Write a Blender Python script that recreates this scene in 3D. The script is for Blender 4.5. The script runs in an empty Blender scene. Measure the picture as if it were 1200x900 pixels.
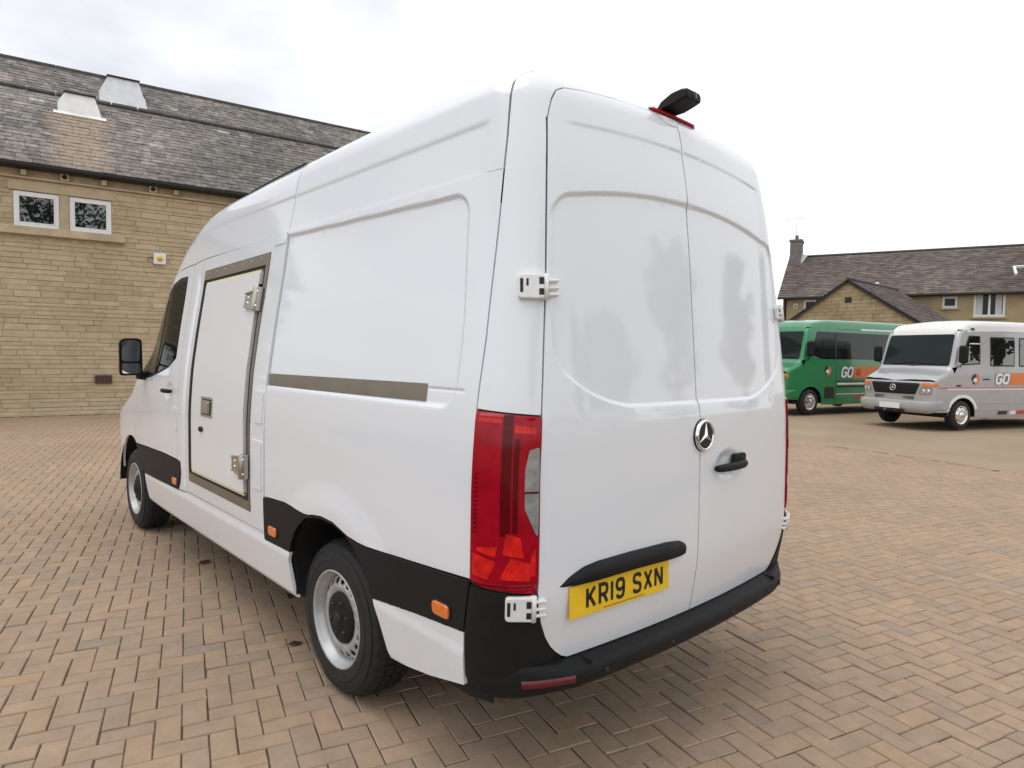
import bpy, bmesh, math, random
import numpy as np
from mathutils import Vector, Matrix
from mathutils.geometry import delaunay_2d_cdt
random.seed(7); np.random.seed(7)
S = bpy.context.scene
COL = S.collection
PI = math.pi
rad = math.radians

# ------------------------------------------------------------------ camera
CAM_POS = Vector((-2.33825, -1.44624, 1.57199))
cam_d = bpy.data.cameras.new('camera'); cam = bpy.data.objects.new('camera', cam_d); COL.objects.link(cam)
S.camera = cam
cam_d.sensor_width = 36.0; cam_d.sensor_fit = 'HORIZONTAL'
cam_d.lens = 770.583 / 1200 * 36.0
cam_d.clip_start = 0.05; cam_d.clip_end = 5000
def cam_axes():
    yaw, pit, rol = rad(-42.28892), rad(-2.64249), rad(0.92317)
    d = Vector((-math.sin(yaw)*math.cos(pit), math.cos(yaw)*math.cos(pit), math.sin(pit)))
    r = Vector((math.cos(yaw), math.sin(yaw), 0)); u = r.cross(d)
    c, s = math.cos(rol), math.sin(rol)
    return c*r + s*u, -s*r + c*u, d
CR, CU, CD = cam_axes()
M = Matrix((CR, CU, -CD)).transposed().to_4x4(); M.translation = CAM_POS
cam.matrix_world = M

# ------------------------------------------------------------------ world, sun, exposure
SUN_EL, SUN_AZ = rad(66), rad(-60)      # azimuth clockwise from +y
wd = bpy.data.worlds.new('World'); S.world = wd; wd.use_nodes = True
nt = wd.node_tree; nt.nodes.clear()
def wn(t, **k):
    n = nt.nodes.new(t)
    for a, b in k.items(): setattr(n, a, b)
    return n
w_out = wn('ShaderNodeOutputWorld'); w_bg = wn('ShaderNodeBackground'); w_bg.inputs['Strength'].default_value = 0.1
sky = wn('ShaderNodeTexSky', sky_type='NISHITA'); sky.sun_disc = False
sky.sun_elevation = SUN_EL; sky.sun_rotation = SUN_AZ
tc = wn('ShaderNodeTexCoord')
mp = wn('ShaderNodeMapping'); mp.inputs['Scale'].default_value = (1, 1, 2.4)
nz = wn('ShaderNodeTexNoise'); nz.inputs['Scale'].default_value = 1.9; nz.inputs['Detail'].default_value = 5; nz.inputs['Roughness'].default_value = 0.5
rp = wn('ShaderNodeValToRGB'); e = rp.color_ramp.elements
e[0].position = 0.27; e[0].color = (6.7, 6.85, 7.1, 1); e[1].position = 0.46; e[1].color = (11.6, 11.6, 11.6, 1)
dt = wn('ShaderNodeVectorMath', operation='DOT_PRODUCT'); dt.inputs[1].default_value = (0.40, -0.74, 0.36)
ad = wn('ShaderNodeMath', operation='MULTIPLY_ADD'); ad.inputs[1].default_value = 0.28
mx = wn('ShaderNodeMix', data_type='RGBA'); mx.inputs[0].default_value = 0.80
L = nt.links.new
L(tc.outputs['Generated'], mp.inputs['Vector']); L(mp.outputs[0], nz.inputs['Vector'])
L(tc.outputs['Generated'], dt.inputs[0]); L(dt.outputs['Value'], ad.inputs[0]); L(nz.outputs['Fac'], ad.inputs[2])
L(ad.outputs[0], rp.inputs['Fac']); L(sky.outputs['Color'], mx.inputs[6]); L(rp.outputs['Color'], mx.inputs[7])
L(mx.outputs[2], w_bg.inputs['Color']); L(w_bg.outputs[0], w_out.inputs['Surface'])
sd = bpy.data.lights.new('sun', 'SUN'); sd.energy = 0.8; sd.angle = rad(45); sd.color = (1.0, 0.965, 0.91)
sun = bpy.data.objects.new('sun', sd); COL.objects.link(sun)
sdir = Vector((math.sin(SUN_AZ)*math.cos(SUN_EL), math.cos(SUN_AZ)*math.cos(SUN_EL), math.sin(SUN_EL)))
sun.rotation_euler = sdir.to_track_quat('Z', 'Y').to_euler(); sun.location = (10, 10, 30)
S.view_settings.view_transform = 'Standard'; S.view_settings.look = 'None'
S.view_settings.exposure = 0.24; S.view_settings.gamma = 1.0

# ------------------------------------------------------------------ materials
def new_mat(name):
    m = bpy.data.materials.new(name); m.use_nodes = True
    return m, m.node_tree, m.node_tree.nodes['Principled BSDF']
def setp(b, **k):
    names = dict(base='Base Color', rough='Roughness', metal='Metallic', coat='Coat Weight', coatr='Coat Roughness', spec='Specular IOR Level',
                 trans='Transmission Weight', ior='IOR', sheen='Sheen Weight', alpha='Alpha')
    for a, v in k.items():
        if a == 'base' and len(v) == 3: v = (*v, 1)
        b.inputs[names[a]].default_value = v
def mat(name, base, rough=.5, var=0.0, scale=8, bump=0.0, bscale=200, rvar=0.0, **k):
    m, t, b = new_mat(name); setp(b, base=base, rough=rough, **k)
    tcn = t.nodes.new('ShaderNodeTexCoord')
    if var > 0:
        n = t.nodes.new('ShaderNodeTexNoise'); n.inputs['Scale'].default_value = scale; n.inputs['Detail'].default_value = 6
        t.links.new(tcn.outputs['Object'], n.inputs['Vector'])
        r = t.nodes.new('ShaderNodeValToRGB'); r.color_ramp.elements[0].position = .3; r.color_ramp.elements[1].position = .7
        r.color_ramp.elements[0].color = (*[c*(1-var) for c in base], 1); r.color_ramp.elements[1].color = (*[min(1, c*(1+var)) for c in base], 1)
        t.links.new(n.outputs['Fac'], r.inputs['Fac']); t.links.new(r.outputs['Color'], b.inputs['Base Color'])
        if rvar:
            mr = t.nodes.new('ShaderNodeMapRange'); mr.inputs['To Min'].default_value = max(0, rough-rvar); mr.inputs['To Max'].default_value = rough+rvar
            t.links.new(n.outputs['Fac'], mr.inputs['Value']); t.links.new(mr.outputs[0], b.inputs['Roughness'])
    if bump > 0:
        n2 = t.nodes.new('ShaderNodeTexNoise'); n2.inputs['Scale'].default_value = bscale; n2.inputs['Detail'].default_value = 3
        t.links.new(tcn.outputs['Object'], n2.inputs['Vector'])
        bp = t.nodes.new('ShaderNodeBump'); bp.inputs['Strength'].default_value = bump; bp.inputs['Distance'].default_value = .004
        t.links.new(n2.outputs['Fac'], bp.inputs['Height']); t.links.new(bp.outputs[0], b.inputs['Normal'])
    return m
def piece_mat(name, stops, rough=.85, obj_random=True, nscale=14, nstr=.25, big=0.0, bigscale=.35, bump=.35, bscale=60, stain=None):
    """masonry pieces: a random colour per piece (object random, or the 'rnd' attribute in a joined mesh), grain on top"""
    m, t, b = new_mat(name); setp(b, rough=rough, spec=.12)
    N = t.nodes.new; K = t.links.new
    if obj_random: src = N('ShaderNodeObjectInfo').outputs['Random']
    else:
        a = N('ShaderNodeAttribute'); a.attribute_name = 'rnd'; src = a.outputs['Fac']
    r = N('ShaderNodeValToRGB'); r.color_ramp.interpolation = 'LINEAR'
    els = r.color_ramp.elements
    while len(els) < len(stops): els.new(.5)
    for q, (p, c) in enumerate(stops): els[q].position = p; els[q].color = (*c, 1)
    K(src, r.inputs['Fac'])
    g = N('ShaderNodeNewGeometry')
    n = N('ShaderNodeTexNoise'); n.inputs['Scale'].default_value = nscale; n.inputs['Detail'].default_value = 8; n.inputs['Roughness'].default_value = .65
    K(g.outputs['Position'], n.inputs['Vector'])
    mr = N('ShaderNodeMapRange'); mr.inputs['From Min'].default_value = .25; mr.inputs['From Max'].default_value = .75
    mr.inputs['To Min'].default_value = 1-nstr; mr.inputs['To Max'].default_value = 1+nstr; K(n.outputs['Fac'], mr.inputs['Value'])
    vm = N('ShaderNodeVectorMath'); vm.operation = 'SCALE'; K(r.outputs['Color'], vm.inputs[0]); K(mr.outputs[0], vm.inputs['Scale'])
    outc = vm.outputs[0]
    if big > 0:
        n3 = N('ShaderNodeTexNoise'); n3.inputs['Scale'].default_value = bigscale; n3.inputs['Detail'].default_value = 4
        K(g.outputs['Position'], n3.inputs['Vector'])
        m3 = N('ShaderNodeMapRange'); m3.inputs['From Min'].default_value = .3; m3.inputs['From Max'].default_value = .7
        m3.inputs['To Min'].default_value = 1-big; m3.inputs['To Max'].default_value = 1+big; K(n3.outputs['Fac'], m3.inputs['Value'])
        v3 = N('ShaderNodeVectorMath'); v3.operation = 'SCALE'; K(outc, v3.inputs[0]); K(m3.outputs[0], v3.inputs['Scale']); outc = v3.outputs[0]
    if stain:      # a weathered patch with its own place on the building: (origin, along, u0, u1, z0, z1, colour)
        (ox, oy), (dx, dy), u0, u1, z0, z1, col = stain
        dd = N('ShaderNodeVectorMath'); dd.operation = 'DOT_PRODUCT'; dd.inputs[1].default_value = (dx, dy, 0); K(g.outputs['Position'], dd.inputs[0])
        nw = N('ShaderNodeTexNoise'); nw.inputs['Scale'].default_value = 1.6; nw.inputs['Detail'].default_value = 6; K(g.outputs['Position'], nw.inputs['Vector'])
        wob = N('ShaderNodeMath'); wob.operation = 'MULTIPLY_ADD'; wob.inputs[1].default_value = 1.1; K(nw.outputs['Fac'], wob.inputs[0]); K(dd.outputs['Value'], wob.inputs[2])
        o0 = ox*dx+oy*dy+.55; sp = N('ShaderNodeSeparateXYZ'); K(g.outputs['Position'], sp.inputs[0])
        def ramp(src_, a_, b_):
            q = N('ShaderNodeMapRange'); q.interpolation_type = 'SMOOTHSTEP'; q.inputs['From Min'].default_value = a_; q.inputs['From Max'].default_value = b_; K(src_, q.inputs['Value']); return q.outputs[0]
        f = [ramp(wob.outputs[0], o0+u0-.25, o0+u0+.15), ramp(wob.outputs[0], o0+u1+.25, o0+u1-.15), ramp(sp.outputs['Z'], z0-.3, z0+.3), ramp(sp.outputs['Z'], z1+.05, z1-.05)]
        acc = f[0]
        for q in f[1:]:
            mm = N('ShaderNodeMath'); mm.operation = 'MULTIPLY'; K(acc, mm.inputs[0]); K(q, mm.inputs[1]); acc = mm.outputs[0]
        ms = N('ShaderNodeMath'); ms.operation = 'MULTIPLY'; ms.inputs[1].default_value = .8; K(acc, ms.inputs[0])
        mc = N('ShaderNodeMix'); mc.data_type = 'RGBA'; mc.inputs[7].default_value = (*col, 1); K(ms.outputs[0], mc.inputs[0]); K(outc, mc.inputs[6])
        gm2 = N('ShaderNodeVectorMath'); gm2.operation = 'SCALE'; K(mc.outputs[2], gm2.inputs[0]); K(mr.outputs[0], gm2.inputs['Scale']); outc = gm2.outputs[0]
    K(outc, b.inputs['Base Color'])
    n2 = N('ShaderNodeTexNoise'); n2.inputs['Scale'].default_value = bscale; n2.inputs['Detail'].default_value = 5; K(g.outputs['Position'], n2.inputs['Vector'])
    bp = N('ShaderNodeBump'); bp.inputs['Strength'].default_value = bump; bp.inputs['Distance'].default_value = .006
    K(n2.outputs['Fac'], bp.inputs['Height']); K(bp.outputs[0], b.inputs['Normal'])
    return m
MT = {}
MT['white'] = mat('white_paint', (.80, .832, .882), .38, coat=1.0, coatr=.085)
def grime(m, base, dirt):
    """a film of road dirt that thins out upwards, broken by noise"""
    t = m.node_tree; b = t.nodes['Principled BSDF']; N = t.nodes.new; K = t.links.new; g = N('ShaderNodeNewGeometry'); s = N('ShaderNodeSeparateXYZ'); K(g.outputs['Position'], s.inputs[0])
    q = N('ShaderNodeMapRange'); q.inputs['From Min'].default_value = 1.0; q.inputs['From Max'].default_value = .34; q.inputs['To Max'].default_value = .42; K(s.outputs['Z'], q.inputs['Value'])
    n = N('ShaderNodeTexNoise'); n.inputs['Scale'].default_value = 3.5; n.inputs['Detail'].default_value = 9; n.inputs['Roughness'].default_value = .7; K(g.outputs['Position'], n.inputs['Vector'])
    n2 = N('ShaderNodeTexNoise'); n2.inputs['Scale'].default_value = .9; n2.inputs['Detail'].default_value = 6; K(g.outputs['Position'], n2.inputs['Vector'])
    a = N('ShaderNodeMath'); a.operation = 'MULTIPLY'; K(q.outputs[0], a.inputs[0]); K(n.outputs['Fac'], a.inputs[1])
    c = N('ShaderNodeMath'); c.operation = 'MULTIPLY_ADD'; c.inputs[1].default_value = .05; K(n2.outputs['Fac'], c.inputs[0]); K(a.outputs[0], c.inputs[2])
    x = N('ShaderNodeMix'); x.data_type = 'RGBA'; x.inputs[6].default_value = (*base, 1); x.inputs[7].default_value = (*dirt, 1); K(c.outputs[0], x.inputs[0]); K(x.outputs[2], b.inputs['Base Color'])
    r = N('ShaderNodeMapRange'); r.inputs['To Min'].default_value = .05; r.inputs['To Max'].default_value = .55; K(c.outputs[0], r.inputs['Value']); K(r.outputs[0], b.inputs['Coat Roughness'])
grime(MT['white'], (.80, .832, .882), (.40, .37, .33))
MT['hingew'] = mat('white_cast', (.78, .78, .77), .35, var=.04, scale=40, coat=.3)
MT['plastic'] = mat('dark_textured_plastic', (.0105, .0108, .0115), .55, var=.12, scale=18, bump=.25, bscale=900, rvar=.06, spec=.22)
MT['black'] = mat('black_void', (.006, .006, .007), .8)
MT['gasket'] = mat('black_gasket', (.012, .012, .013), .6)
MT['rubber'] = mat('tyre_rubber', (.014, .014, .014), .72, var=.3, scale=25, bump=.3, bscale=300)
MT['rim'] = mat('silver_wheel_paint', (.46, .465, .47), .40, var=.14, scale=14, metal=.45, rvar=.08)
MT['steel'] = mat('brushed_steel', (.50, .47, .42), .36, var=.10, scale=14, metal=1.0, rvar=.08)
MT['steelstrip'] = mat('brown_grey_steel_strip', (.27, .235, .19), .42, var=.08, scale=9, metal=.75, rvar=.06)
MT['chrome'] = mat('chrome', (.85, .86, .87), .08, metal=1.0)
MT['cream'] = mat('cream_seal', (.72, .66, .42), .6)
MT['red'] = mat('red_lens', (.34, .001, .012), .09, var=.16, scale=16, spec=.32)
MT['redd'] = mat('dark_red_lens', (.11, .0005, .004), .10, var=.2, scale=22, spec=.32)
MT['redb'] = mat('bright_red_lens', (.50, .012, .010), .12, var=.4, scale=16, coat=1.0, coatr=.02)
def facet_mat(name, c0, c1, sc):
    m, t, b = new_mat(name); setp(b, rough=.12, coat=1.0, coatr=.02); g = t.nodes.new('ShaderNodeNewGeometry'); vo = t.nodes.new('ShaderNodeTexVoronoi'); vo.inputs['Scale'].default_value = sc; t.links.new(g.outputs['Position'], vo.inputs['Vector'])
    s = t.nodes.new('ShaderNodeSeparateColor'); t.links.new(vo.outputs['Color'], s.inputs[0]); r = t.nodes.new('ShaderNodeMix'); r.data_type = 'RGBA'; r.inputs[6].default_value = (*c0, 1); r.inputs[7].default_value = (*c1, 1)
    t.links.new(s.outputs[0], r.inputs[0]); t.links.new(r.outputs[2], b.inputs['Base Color']); return m
MT['redb'] = mat('bright_red_facet', (.66, .016, .012), .10, var=.30, scale=26, spec=.35)
MT['clear'] = mat('grey_clear_lens', (.26, .27, .27), .12, var=.25, scale=30, coat=1.0, coatr=.02)
MT['orange'] = mat('orange_lens', (.75, .17, .01), .15, var=.12, scale=60, coat=1.0, coatr=.03)
MT['reflector'] = mat('dark_red_reflector', (.11, .004, .008), .35, coat=.2)
MT['plate'] = mat('yellow_plate', (.82, .53, .015), .38, var=.06, scale=12, bump=.08, bscale=500)
MT['letter'] = mat('black_print', (.008, .008, .008), .5)
MT['glass'] = mat('dark_glass', (.010, .012, .012), .03, spec=.4)
MT['vanglass'] = mat('van_side_glass', (.008, .010, .010), .02, spec=.05)
MT['pane'] = mat('reflective_window_glass', (.010, .012, .013), .015, ior=2.3)
MT['windscreen'] = mat('greenish_windscreen', (.012, .020, .019), .06, spec=.25)
MT['mirrorg'] = mat('mirror_glass', (.72, .78, .80), .03, metal=1.0)
MT['doorwhite'] = mat('white_fridge_door', (.77, .78, .795), .30, var=.012, scale=3, coat=.4, coatr=.1)

# ------------------------------------------------------------------ mesh helpers
def link(o, parent=None):
    COL.objects.link(o)
    if parent is not None: o.parent = parent
    return o
def tag(o, label=None, cat=None, group=None, kind=None):
    if label: o['label'] = label
    if cat: o['category'] = cat
    if group: o['group'] = group
    if kind: o['kind'] = kind
    return o
def thing(name, label, cat, loc=(0, 0, 0), rotz=0, group=None):
    o = bpy.data.objects.new(name, None); o.empty_display_size = .2
    COL.objects.link(o); o.location = loc; o.rotation_euler = (0, 0, rotz)
    return tag(o, label, cat, group)
class MB:
    def __init__(s): s.v = []; s.f = []; s.sm = []; s.mi = []; s.r = []
    def add(s, vs, fs, smooth=False, mi=0, r=None):
        b = len(s.v); s.v += [tuple(p) for p in vs]
        for f in fs: s.f.append([b+i for i in f]); s.sm.append(smooth); s.mi.append(mi)
        if r is not None: s.r += [r]*len(vs)
        return s
    def box(s, c, sz, R=None, mi=0, ch=0.0, r=None):
        """box centred at c with sizes sz, optional rotation matrix R (3x3); ch = chamfer"""
        x, y, z = [q/2 for q in sz]
        if ch > 0:
            h = min(ch, x*.9, y*.9, z*.9); P = []
            for sx in (-1, 1):
                for sy in (-1, 1):
                    for sz_ in (-1, 1):
                        P += [(sx*x, sy*(y-h), sz_*(z-h)), (sx*(x-h), sy*y, sz_*(z-h)), (sx*(x-h), sy*(y-h), sz_*z)]
            bm = bmesh.new(); vv = [bm.verts.new(p) for p in P]
            res = bmesh.ops.convex_hull(bm, input=vv); bmesh.ops.dissolve_limit(bm, angle_limit=.01, verts=bm.verts, edges=bm.edges)
            bm.verts.index_update(); vs = [v.co.copy() for v in bm.verts]; fs = [[v.index for v in f.verts] for f in bm.faces]; bm.free()
        else:
            vs = [Vector((sx*x, sy*y, sz_*z)) for sx in (-1, 1) for sy in (-1, 1) for sz_ in (-1, 1)]
            fs = [(0, 1, 3, 2), (4, 6, 7, 5), (0, 4, 5, 1), (2, 3, 7, 6), (0, 2, 6, 4), (1, 5, 7, 3)]
        c = Vector(c)
        vs = [(R @ Vector(v) if R is not None else Vector(v)) + c for v in vs]
        return s.add(vs, fs, False, mi, r)
    def prism(s, pts, fr, d0, d1, mi=0, smooth=False):
        """closed 2D outline pts in frame fr=(O,U,V,N) extruded along N from d0 to d1 (convex or simple polygon, ngon caps)"""
        O, U, V, N = fr; n = len(pts)
        a = [O + U*p[0] + V*p[1] + N*d0 for p in pts]; b = [O + U*p[0] + V*p[1] + N*d1 for p in pts]
        s.add(a+b, [list(range(n))[::-1], list(range(n, 2*n))], False, mi)
        s.add(a+b, [(i, (i+1) % n, n+(i+1) % n, n+i) for i in range(n)], smooth, mi)
        return s
    def lathe(s, prof, O, A, n=48, mi=0, smooth=True, a0=0, a1=2*PI):
        """profile [(r, h)] revolved round axis A from O"""
        A = Vector(A).normalized(); X = A.orthogonal().normalized(); Y = A.cross(X); O = Vector(O)
        full = abs(a1-a0-2*PI) < 1e-6; m = n if full else n+1
        vs = [O + A*h + (X*math.cos(a0+(a1-a0)*k/n) + Y*math.sin(a0+(a1-a0)*k/n))*r for k in range(m) for r, h in prof]
        q = len(prof); fs = []
        for k in range(n):
            k2 = (k+1) % m
            for i in range(q-1): fs.append((k*q+i, k2*q+i, k2*q+i+1, k*q+i+1))
        return s.add(vs, fs, smooth, mi)
    def tube(s, path, r, n=8, mi=0, smooth=True, caps=True):
        P = [Vector(p) for p in path]; rs = r if isinstance(r, (list, tuple)) else [r]*len(P); vs = []
        for i, p in enumerate(P):
            T = (P[min(i+1, len(P)-1)] - P[max(i-1, 0)]).normalized()
            X = T.cross(Vector((0, 0, 1)));  X = X.normalized() if X.length > .05 else T.orthogonal().normalized()
            Y = T.cross(X)
            vs += [p + (X*math.cos(2*PI*k/n) + Y*math.sin(2*PI*k/n))*rs[i] for k in range(n)]
        fs = [(i*n+k, i*n+(k+1) % n, (i+1)*n+(k+1) % n, (i+1)*n+k) for i in range(len(P)-1) for k in range(n)]
        s.add(vs, fs, smooth, mi)
        if caps: s.add(vs[:n], [list(range(n))], False, mi); s.add(vs[-n:], [list(range(n))[::-1]], False, mi)
        return s
    def grid(s, rows, smooth=True, mi=0, closed=False):
        nr, nc = len(rows), len(rows[0])
        fs = [(i*nc+j, i*nc+(j+1) % nc, (i+1)*nc+(j+1) % nc, (i+1)*nc+j) for i in range(nr-1) for j in range(nc if closed else nc-1)]
        return s.add([p for r_ in rows for p in r_], fs, smooth, mi)
    def build(s, name, m, parent=None, recalc=True, bevel=0, auto=None):
        me = bpy.data.meshes.new(name); me.from_pydata([tuple(v) for v in s.v], [], s.f)
        for q in (m if isinstance(m, (list, tuple)) else [m]): me.materials.append(q)
        me.polygons.foreach_set('use_smooth', s.sm); me.polygons.foreach_set('material_index', s.mi)
        if s.r:
            at = me.attributes.new('rnd', 'FLOAT', 'POINT'); at.data.foreach_set('value', s.r)
        me.update()
        if recalc:
            bm = bmesh.new(); bm.from_mesh(me); bmesh.ops.remove_doubles(bm, verts=bm.verts, dist=1e-5)
            bmesh.ops.recalc_face_normals(bm, faces=bm.faces); bm.to_mesh(me); bm.free()
        o = bpy.data.objects.new(name, me)
        if bevel:
            md = o.modifiers.new('bevel', 'BEVEL'); md.width = bevel; md.segments = 2; md.limit_method = 'ANGLE'; md.angle_limit = rad(35); md.harden_normals = False
        return link(o, parent)
def rot_to(U, V, N): return Matrix((Vector(U), Vector(V), Vector(N))).transposed()

# 2D outlines
def rpoly(pts, rads, n=7):
    """polygon with rounded corners"""
    out = []; k = len(pts)
    if not isinstance(rads, (list, tuple)): rads = [rads]*k
    for i in range(k):
        p0, p1, p2 = [np.array(pts[(i+j) % k], float) for j in (-1, 0, 1)]
        a = p0-p1; b = p2-p1; la, lb = np.linalg.norm(a), np.linalg.norm(b); a /= la; b /= lb
        r = rads[i]
        if r <= 0: out.append(tuple(p1)); continue
        ang = math.acos(max(-1, min(1, float(a@b)))); t = min(r/math.tan(ang/2), la*.48, lb*.48)
        A = p1+a*t; B = p1+b*t
        for q in range(n+1):
            s = q/n; out.append(tuple((1-s)**2*A + 2*s*(1-s)*p1 + s*s*B))
    return out
def resample(pts, sp):
    out = []; k = len(pts)
    for i in range(k):
        a = np.array(pts[i], float); b = np.array(pts[(i+1) % k], float); d = np.linalg.norm(b-a)
        if d < 1e-7: continue
        m = max(1, int(math.ceil(d/sp)))
        for q in range(m): out.append(tuple(a+(b-a)*q/m))
    return out
def inside(px, py, poly):
    r = np.zeros(px.shape, bool); k = len(poly)
    for i in range(k):
        x1, y1 = poly[i]; x2, y2 = poly[(i+1) % k]
        if y1 == y2: continue
        c = ((y1 > py) != (y2 > py)) & (px < (x2-x1)*(py-y1)/(y2-y1)+x1); r ^= c
    return r
def edist(px, py, poly):
    d = np.full(px.shape, 1e9); P = np.array(poly); Q = np.roll(P, -1, 0)
    for a, b in zip(P, Q):
        ab = b-a; t = np.clip(((px-a[0])*ab[0]+(py-a[1])*ab[1])/max(1e-12, ab@ab), 0, 1)
        d = np.minimum(d, np.hypot(px-a[0]-t*ab[0], py-a[1]-t*ab[1]))
    return d
def sst(a, b, x):
    t = np.clip((x-a)/(b-a), 0, 1); return t*t*(3-2*t)
def sdrr(u, v, u0, u1, v0, v1, r):
    """signed distance to a rounded rectangle (negative inside)"""
    cx, cy = (u0+u1)/2, (v0+v1)/2; qx = np.abs(u-cx)-(u1-u0)/2+r; qy = np.abs(v-cy)-(v1-v0)/2+r
    return np.hypot(np.maximum(qx, 0), np.maximum(qy, 0))+np.minimum(np.maximum(qx, qy), 0)-r

# ------------------------------------------------------------------ bodies as implicit surfaces, cut into panels
def herm(xs, ys):
    xs = np.array(xs, float); ys = np.array(ys, float); d = np.diff(ys)/np.diff(xs); m = np.zeros(len(xs)); m[0] = d[0]; m[-1] = d[-1]
    for i in range(1, len(xs)-1): m[i] = 0 if d[i-1]*d[i] <= 0 else 2*d[i-1]*d[i]/(d[i-1]+d[i])
    def f(x):
        x = np.clip(np.asarray(x, float), xs[0], xs[-1]); i = np.clip(np.searchsorted(xs, x, side='right')-1, 0, len(xs)-2)
        h = xs[i+1]-xs[i]; t = (x-xs[i])/h; t2 = t*t; t3 = t2*t
        return (2*t3-3*t2+1)*ys[i]+(t3-2*t2+t)*h*m[i]+(-2*t3+3*t2)*ys[i+1]+(t3-t2)*h*m[i+1]
    return f
def rmax(a, b, r):
    u = np.maximum(a+r, 0); v = np.maximum(b+r, 0)
    return np.sqrt(u*u+v*v)+np.minimum(np.maximum(a, b)+r, 0)-r
class Body:
    """closed implicit body F(x,y,z)=0 and the projections that put flat outlines onto it"""
    def __init__(s, F): s.F = F
    def cast(s, O, D, far, near, it=26):
        hi = np.full(O[0].shape, float(far)); lo = np.full(O[0].shape, float(near))
        for _ in range(it):
            m = (hi+lo)/2; ins = s.F(O[0]+D[0]*m, O[1]+D[1]*m, O[2]+D[2]*m) <= 0
            lo = np.where(ins, m, lo); hi = np.where(ins, hi, m)
        t = (hi+lo)/2
        return np.array([O[0]+D[0]*t, O[1]+D[1]*t, O[2]+D[2]*t])
    def side(s, sg=-1, far=1.4):
        return lambda y, z: s.cast((0*y, y, z), (sg+0*y, 0*y, 0*y), far, 0)
    def rear(s, near=1.2, far=-.8):
        return lambda x, z: s.cast((x, 0*x, z), (0*x, 1+0*x, 0*x), far, near)
    def front(s, far=6.6, near=4.5):
        return lambda x, z: s.cast((x, 0*x, z), (0*x, 1+0*x, 0*x), far, near)
    def top(s, far=3.2, near=.2):
        return lambda x, y: s.cast((x, y, 0*x), (0*x, 0*x, 1+0*x), far, near)
    def corner(s, ax=-.72, ay=.30):      # angle about a vertical axis, 0 = -x, 90 = -y
        return lambda th, z: s.cast((ax+0*th, ay+0*th, z), (-np.cos(th), -np.sin(th), 0*th), .9, 0)
    def roof(s, zc=1.7):                 # angle about the long axis, negative = left
        return lambda ph, y: s.cast((0*ph, y, zc+0*ph), (np.sin(ph), 0*ph, np.cos(ph)), 1.8, 0)
    def sph(s, O):
        def f(az, el):
            return s.cast((O[0]+0*az, O[1]+0*az, O[2]+0*az), (np.sin(az)*np.cos(el), -np.cos(az)*np.cos(el), np.sin(el)), 2.6, 0)
        return f
    def nrm(s, P, h=1e-4):
        x, y, z = P
        g = np.array([s.F(x+h, y, z)-s.F(x-h, y, z), s.F(x, y+h, z)-s.F(x, y-h, z), s.F(x, y, z+h)-s.F(x, y, z-h)])
        return g/np.maximum(1e-12, np.linalg.norm(g, axis=0))
def tri_mesh(loops, sp, disp=None, fine=4, jit=0):
    """triangulate outline loops[0] minus holes loops[1:]; extra points where the displacement bends"""
    loops = [resample(l, sp) for l in loops]; out = loops[0]
    A = np.array(out); x0, y0 = A.min(0); x1, y1 = A.max(0)
    def grid_pts(step):
        gx, gy = np.meshgrid(np.arange(x0+step/2, x1, step), np.arange(y0+step/2, y1, step)); gx = gx.ravel(); gy = gy.ravel()
        k = inside(gx, gy, out)
        for h in loops[1:]: k &= ~inside(gx, gy, h)
        return gx[k], gy[k]
    gx, gy = grid_pts(sp); pts = []
    if disp is not None:
        h = sp/fine; fx, fy = grid_pts(h)
        c = disp(fx, fy); bend = np.zeros(fx.shape)
        for dx, dy in ((h, 0), (0, h), (h*.7, h*.7), (h*.7, -h*.7)):
            bend = np.maximum(bend, np.abs(disp(fx+dx, fy+dy)+disp(fx-dx, fy-dy)-2*c))
        k = bend > 6e-5; fx, fy = fx[k], fy[k]
        ed = np.full(fx.shape, 1e9)
        for l in loops: ed = np.minimum(ed, edist(fx, fy, l))
        k = ed > h*.6; fx, fy = fx[k], fy[k]
        # drop coarse points whose cell is refined
        if len(fx):
            cells = set(zip(((fx-x0)/sp).astype(int).tolist(), ((fy-y0)/sp).astype(int).tolist()))
            k = np.array([(int((a-x0)/sp), int((b-y0)/sp)) not in cells for a, b in zip(gx, gy)], bool) if len(gx) else np.zeros(0, bool)
            gx, gy = gx[k], gy[k]
        pts += list(zip(fx.tolist(), fy.tolist()))
    if len(gx):
        ed = np.full(gx.shape, 1e9)
        for l in loops: ed = np.minimum(ed, edist(gx, gy, l))
        k = ed > sp*.35; pts += list(zip(gx[k].tolist(), gy[k].tolist()))
    verts = []; edges = []
    for l in loops:
        b = len(verts); verts += [Vector(p) for p in l]; edges += [(b+i, b+(i+1) % len(l)) for i in range(len(l))]
    verts += [Vector(p) for p in pts]
    v2, e2, f2, _, _, _ = delaunay_2d_cdt(verts, edges, [], 0, 1e-6)
    V = np.array([(p.x, p.y) for p in v2]); T = np.array([f for f in f2 if len(f) == 3])
    cx, cy = V[T].mean(1).T
    k = inside(cx, cy, out)
    for h in loops[1:]: k &= ~inside(cx, cy, h)
    T = T[k]
    ar = (V[T[:, 1]]-V[T[:, 0]]); br = (V[T[:, 2]]-V[T[:, 0]]); cr = ar[:, 0]*br[:, 1]-ar[:, 1]*br[:, 0]
    T = T[np.abs(cr) > 1e-10]
    return V, T
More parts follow.
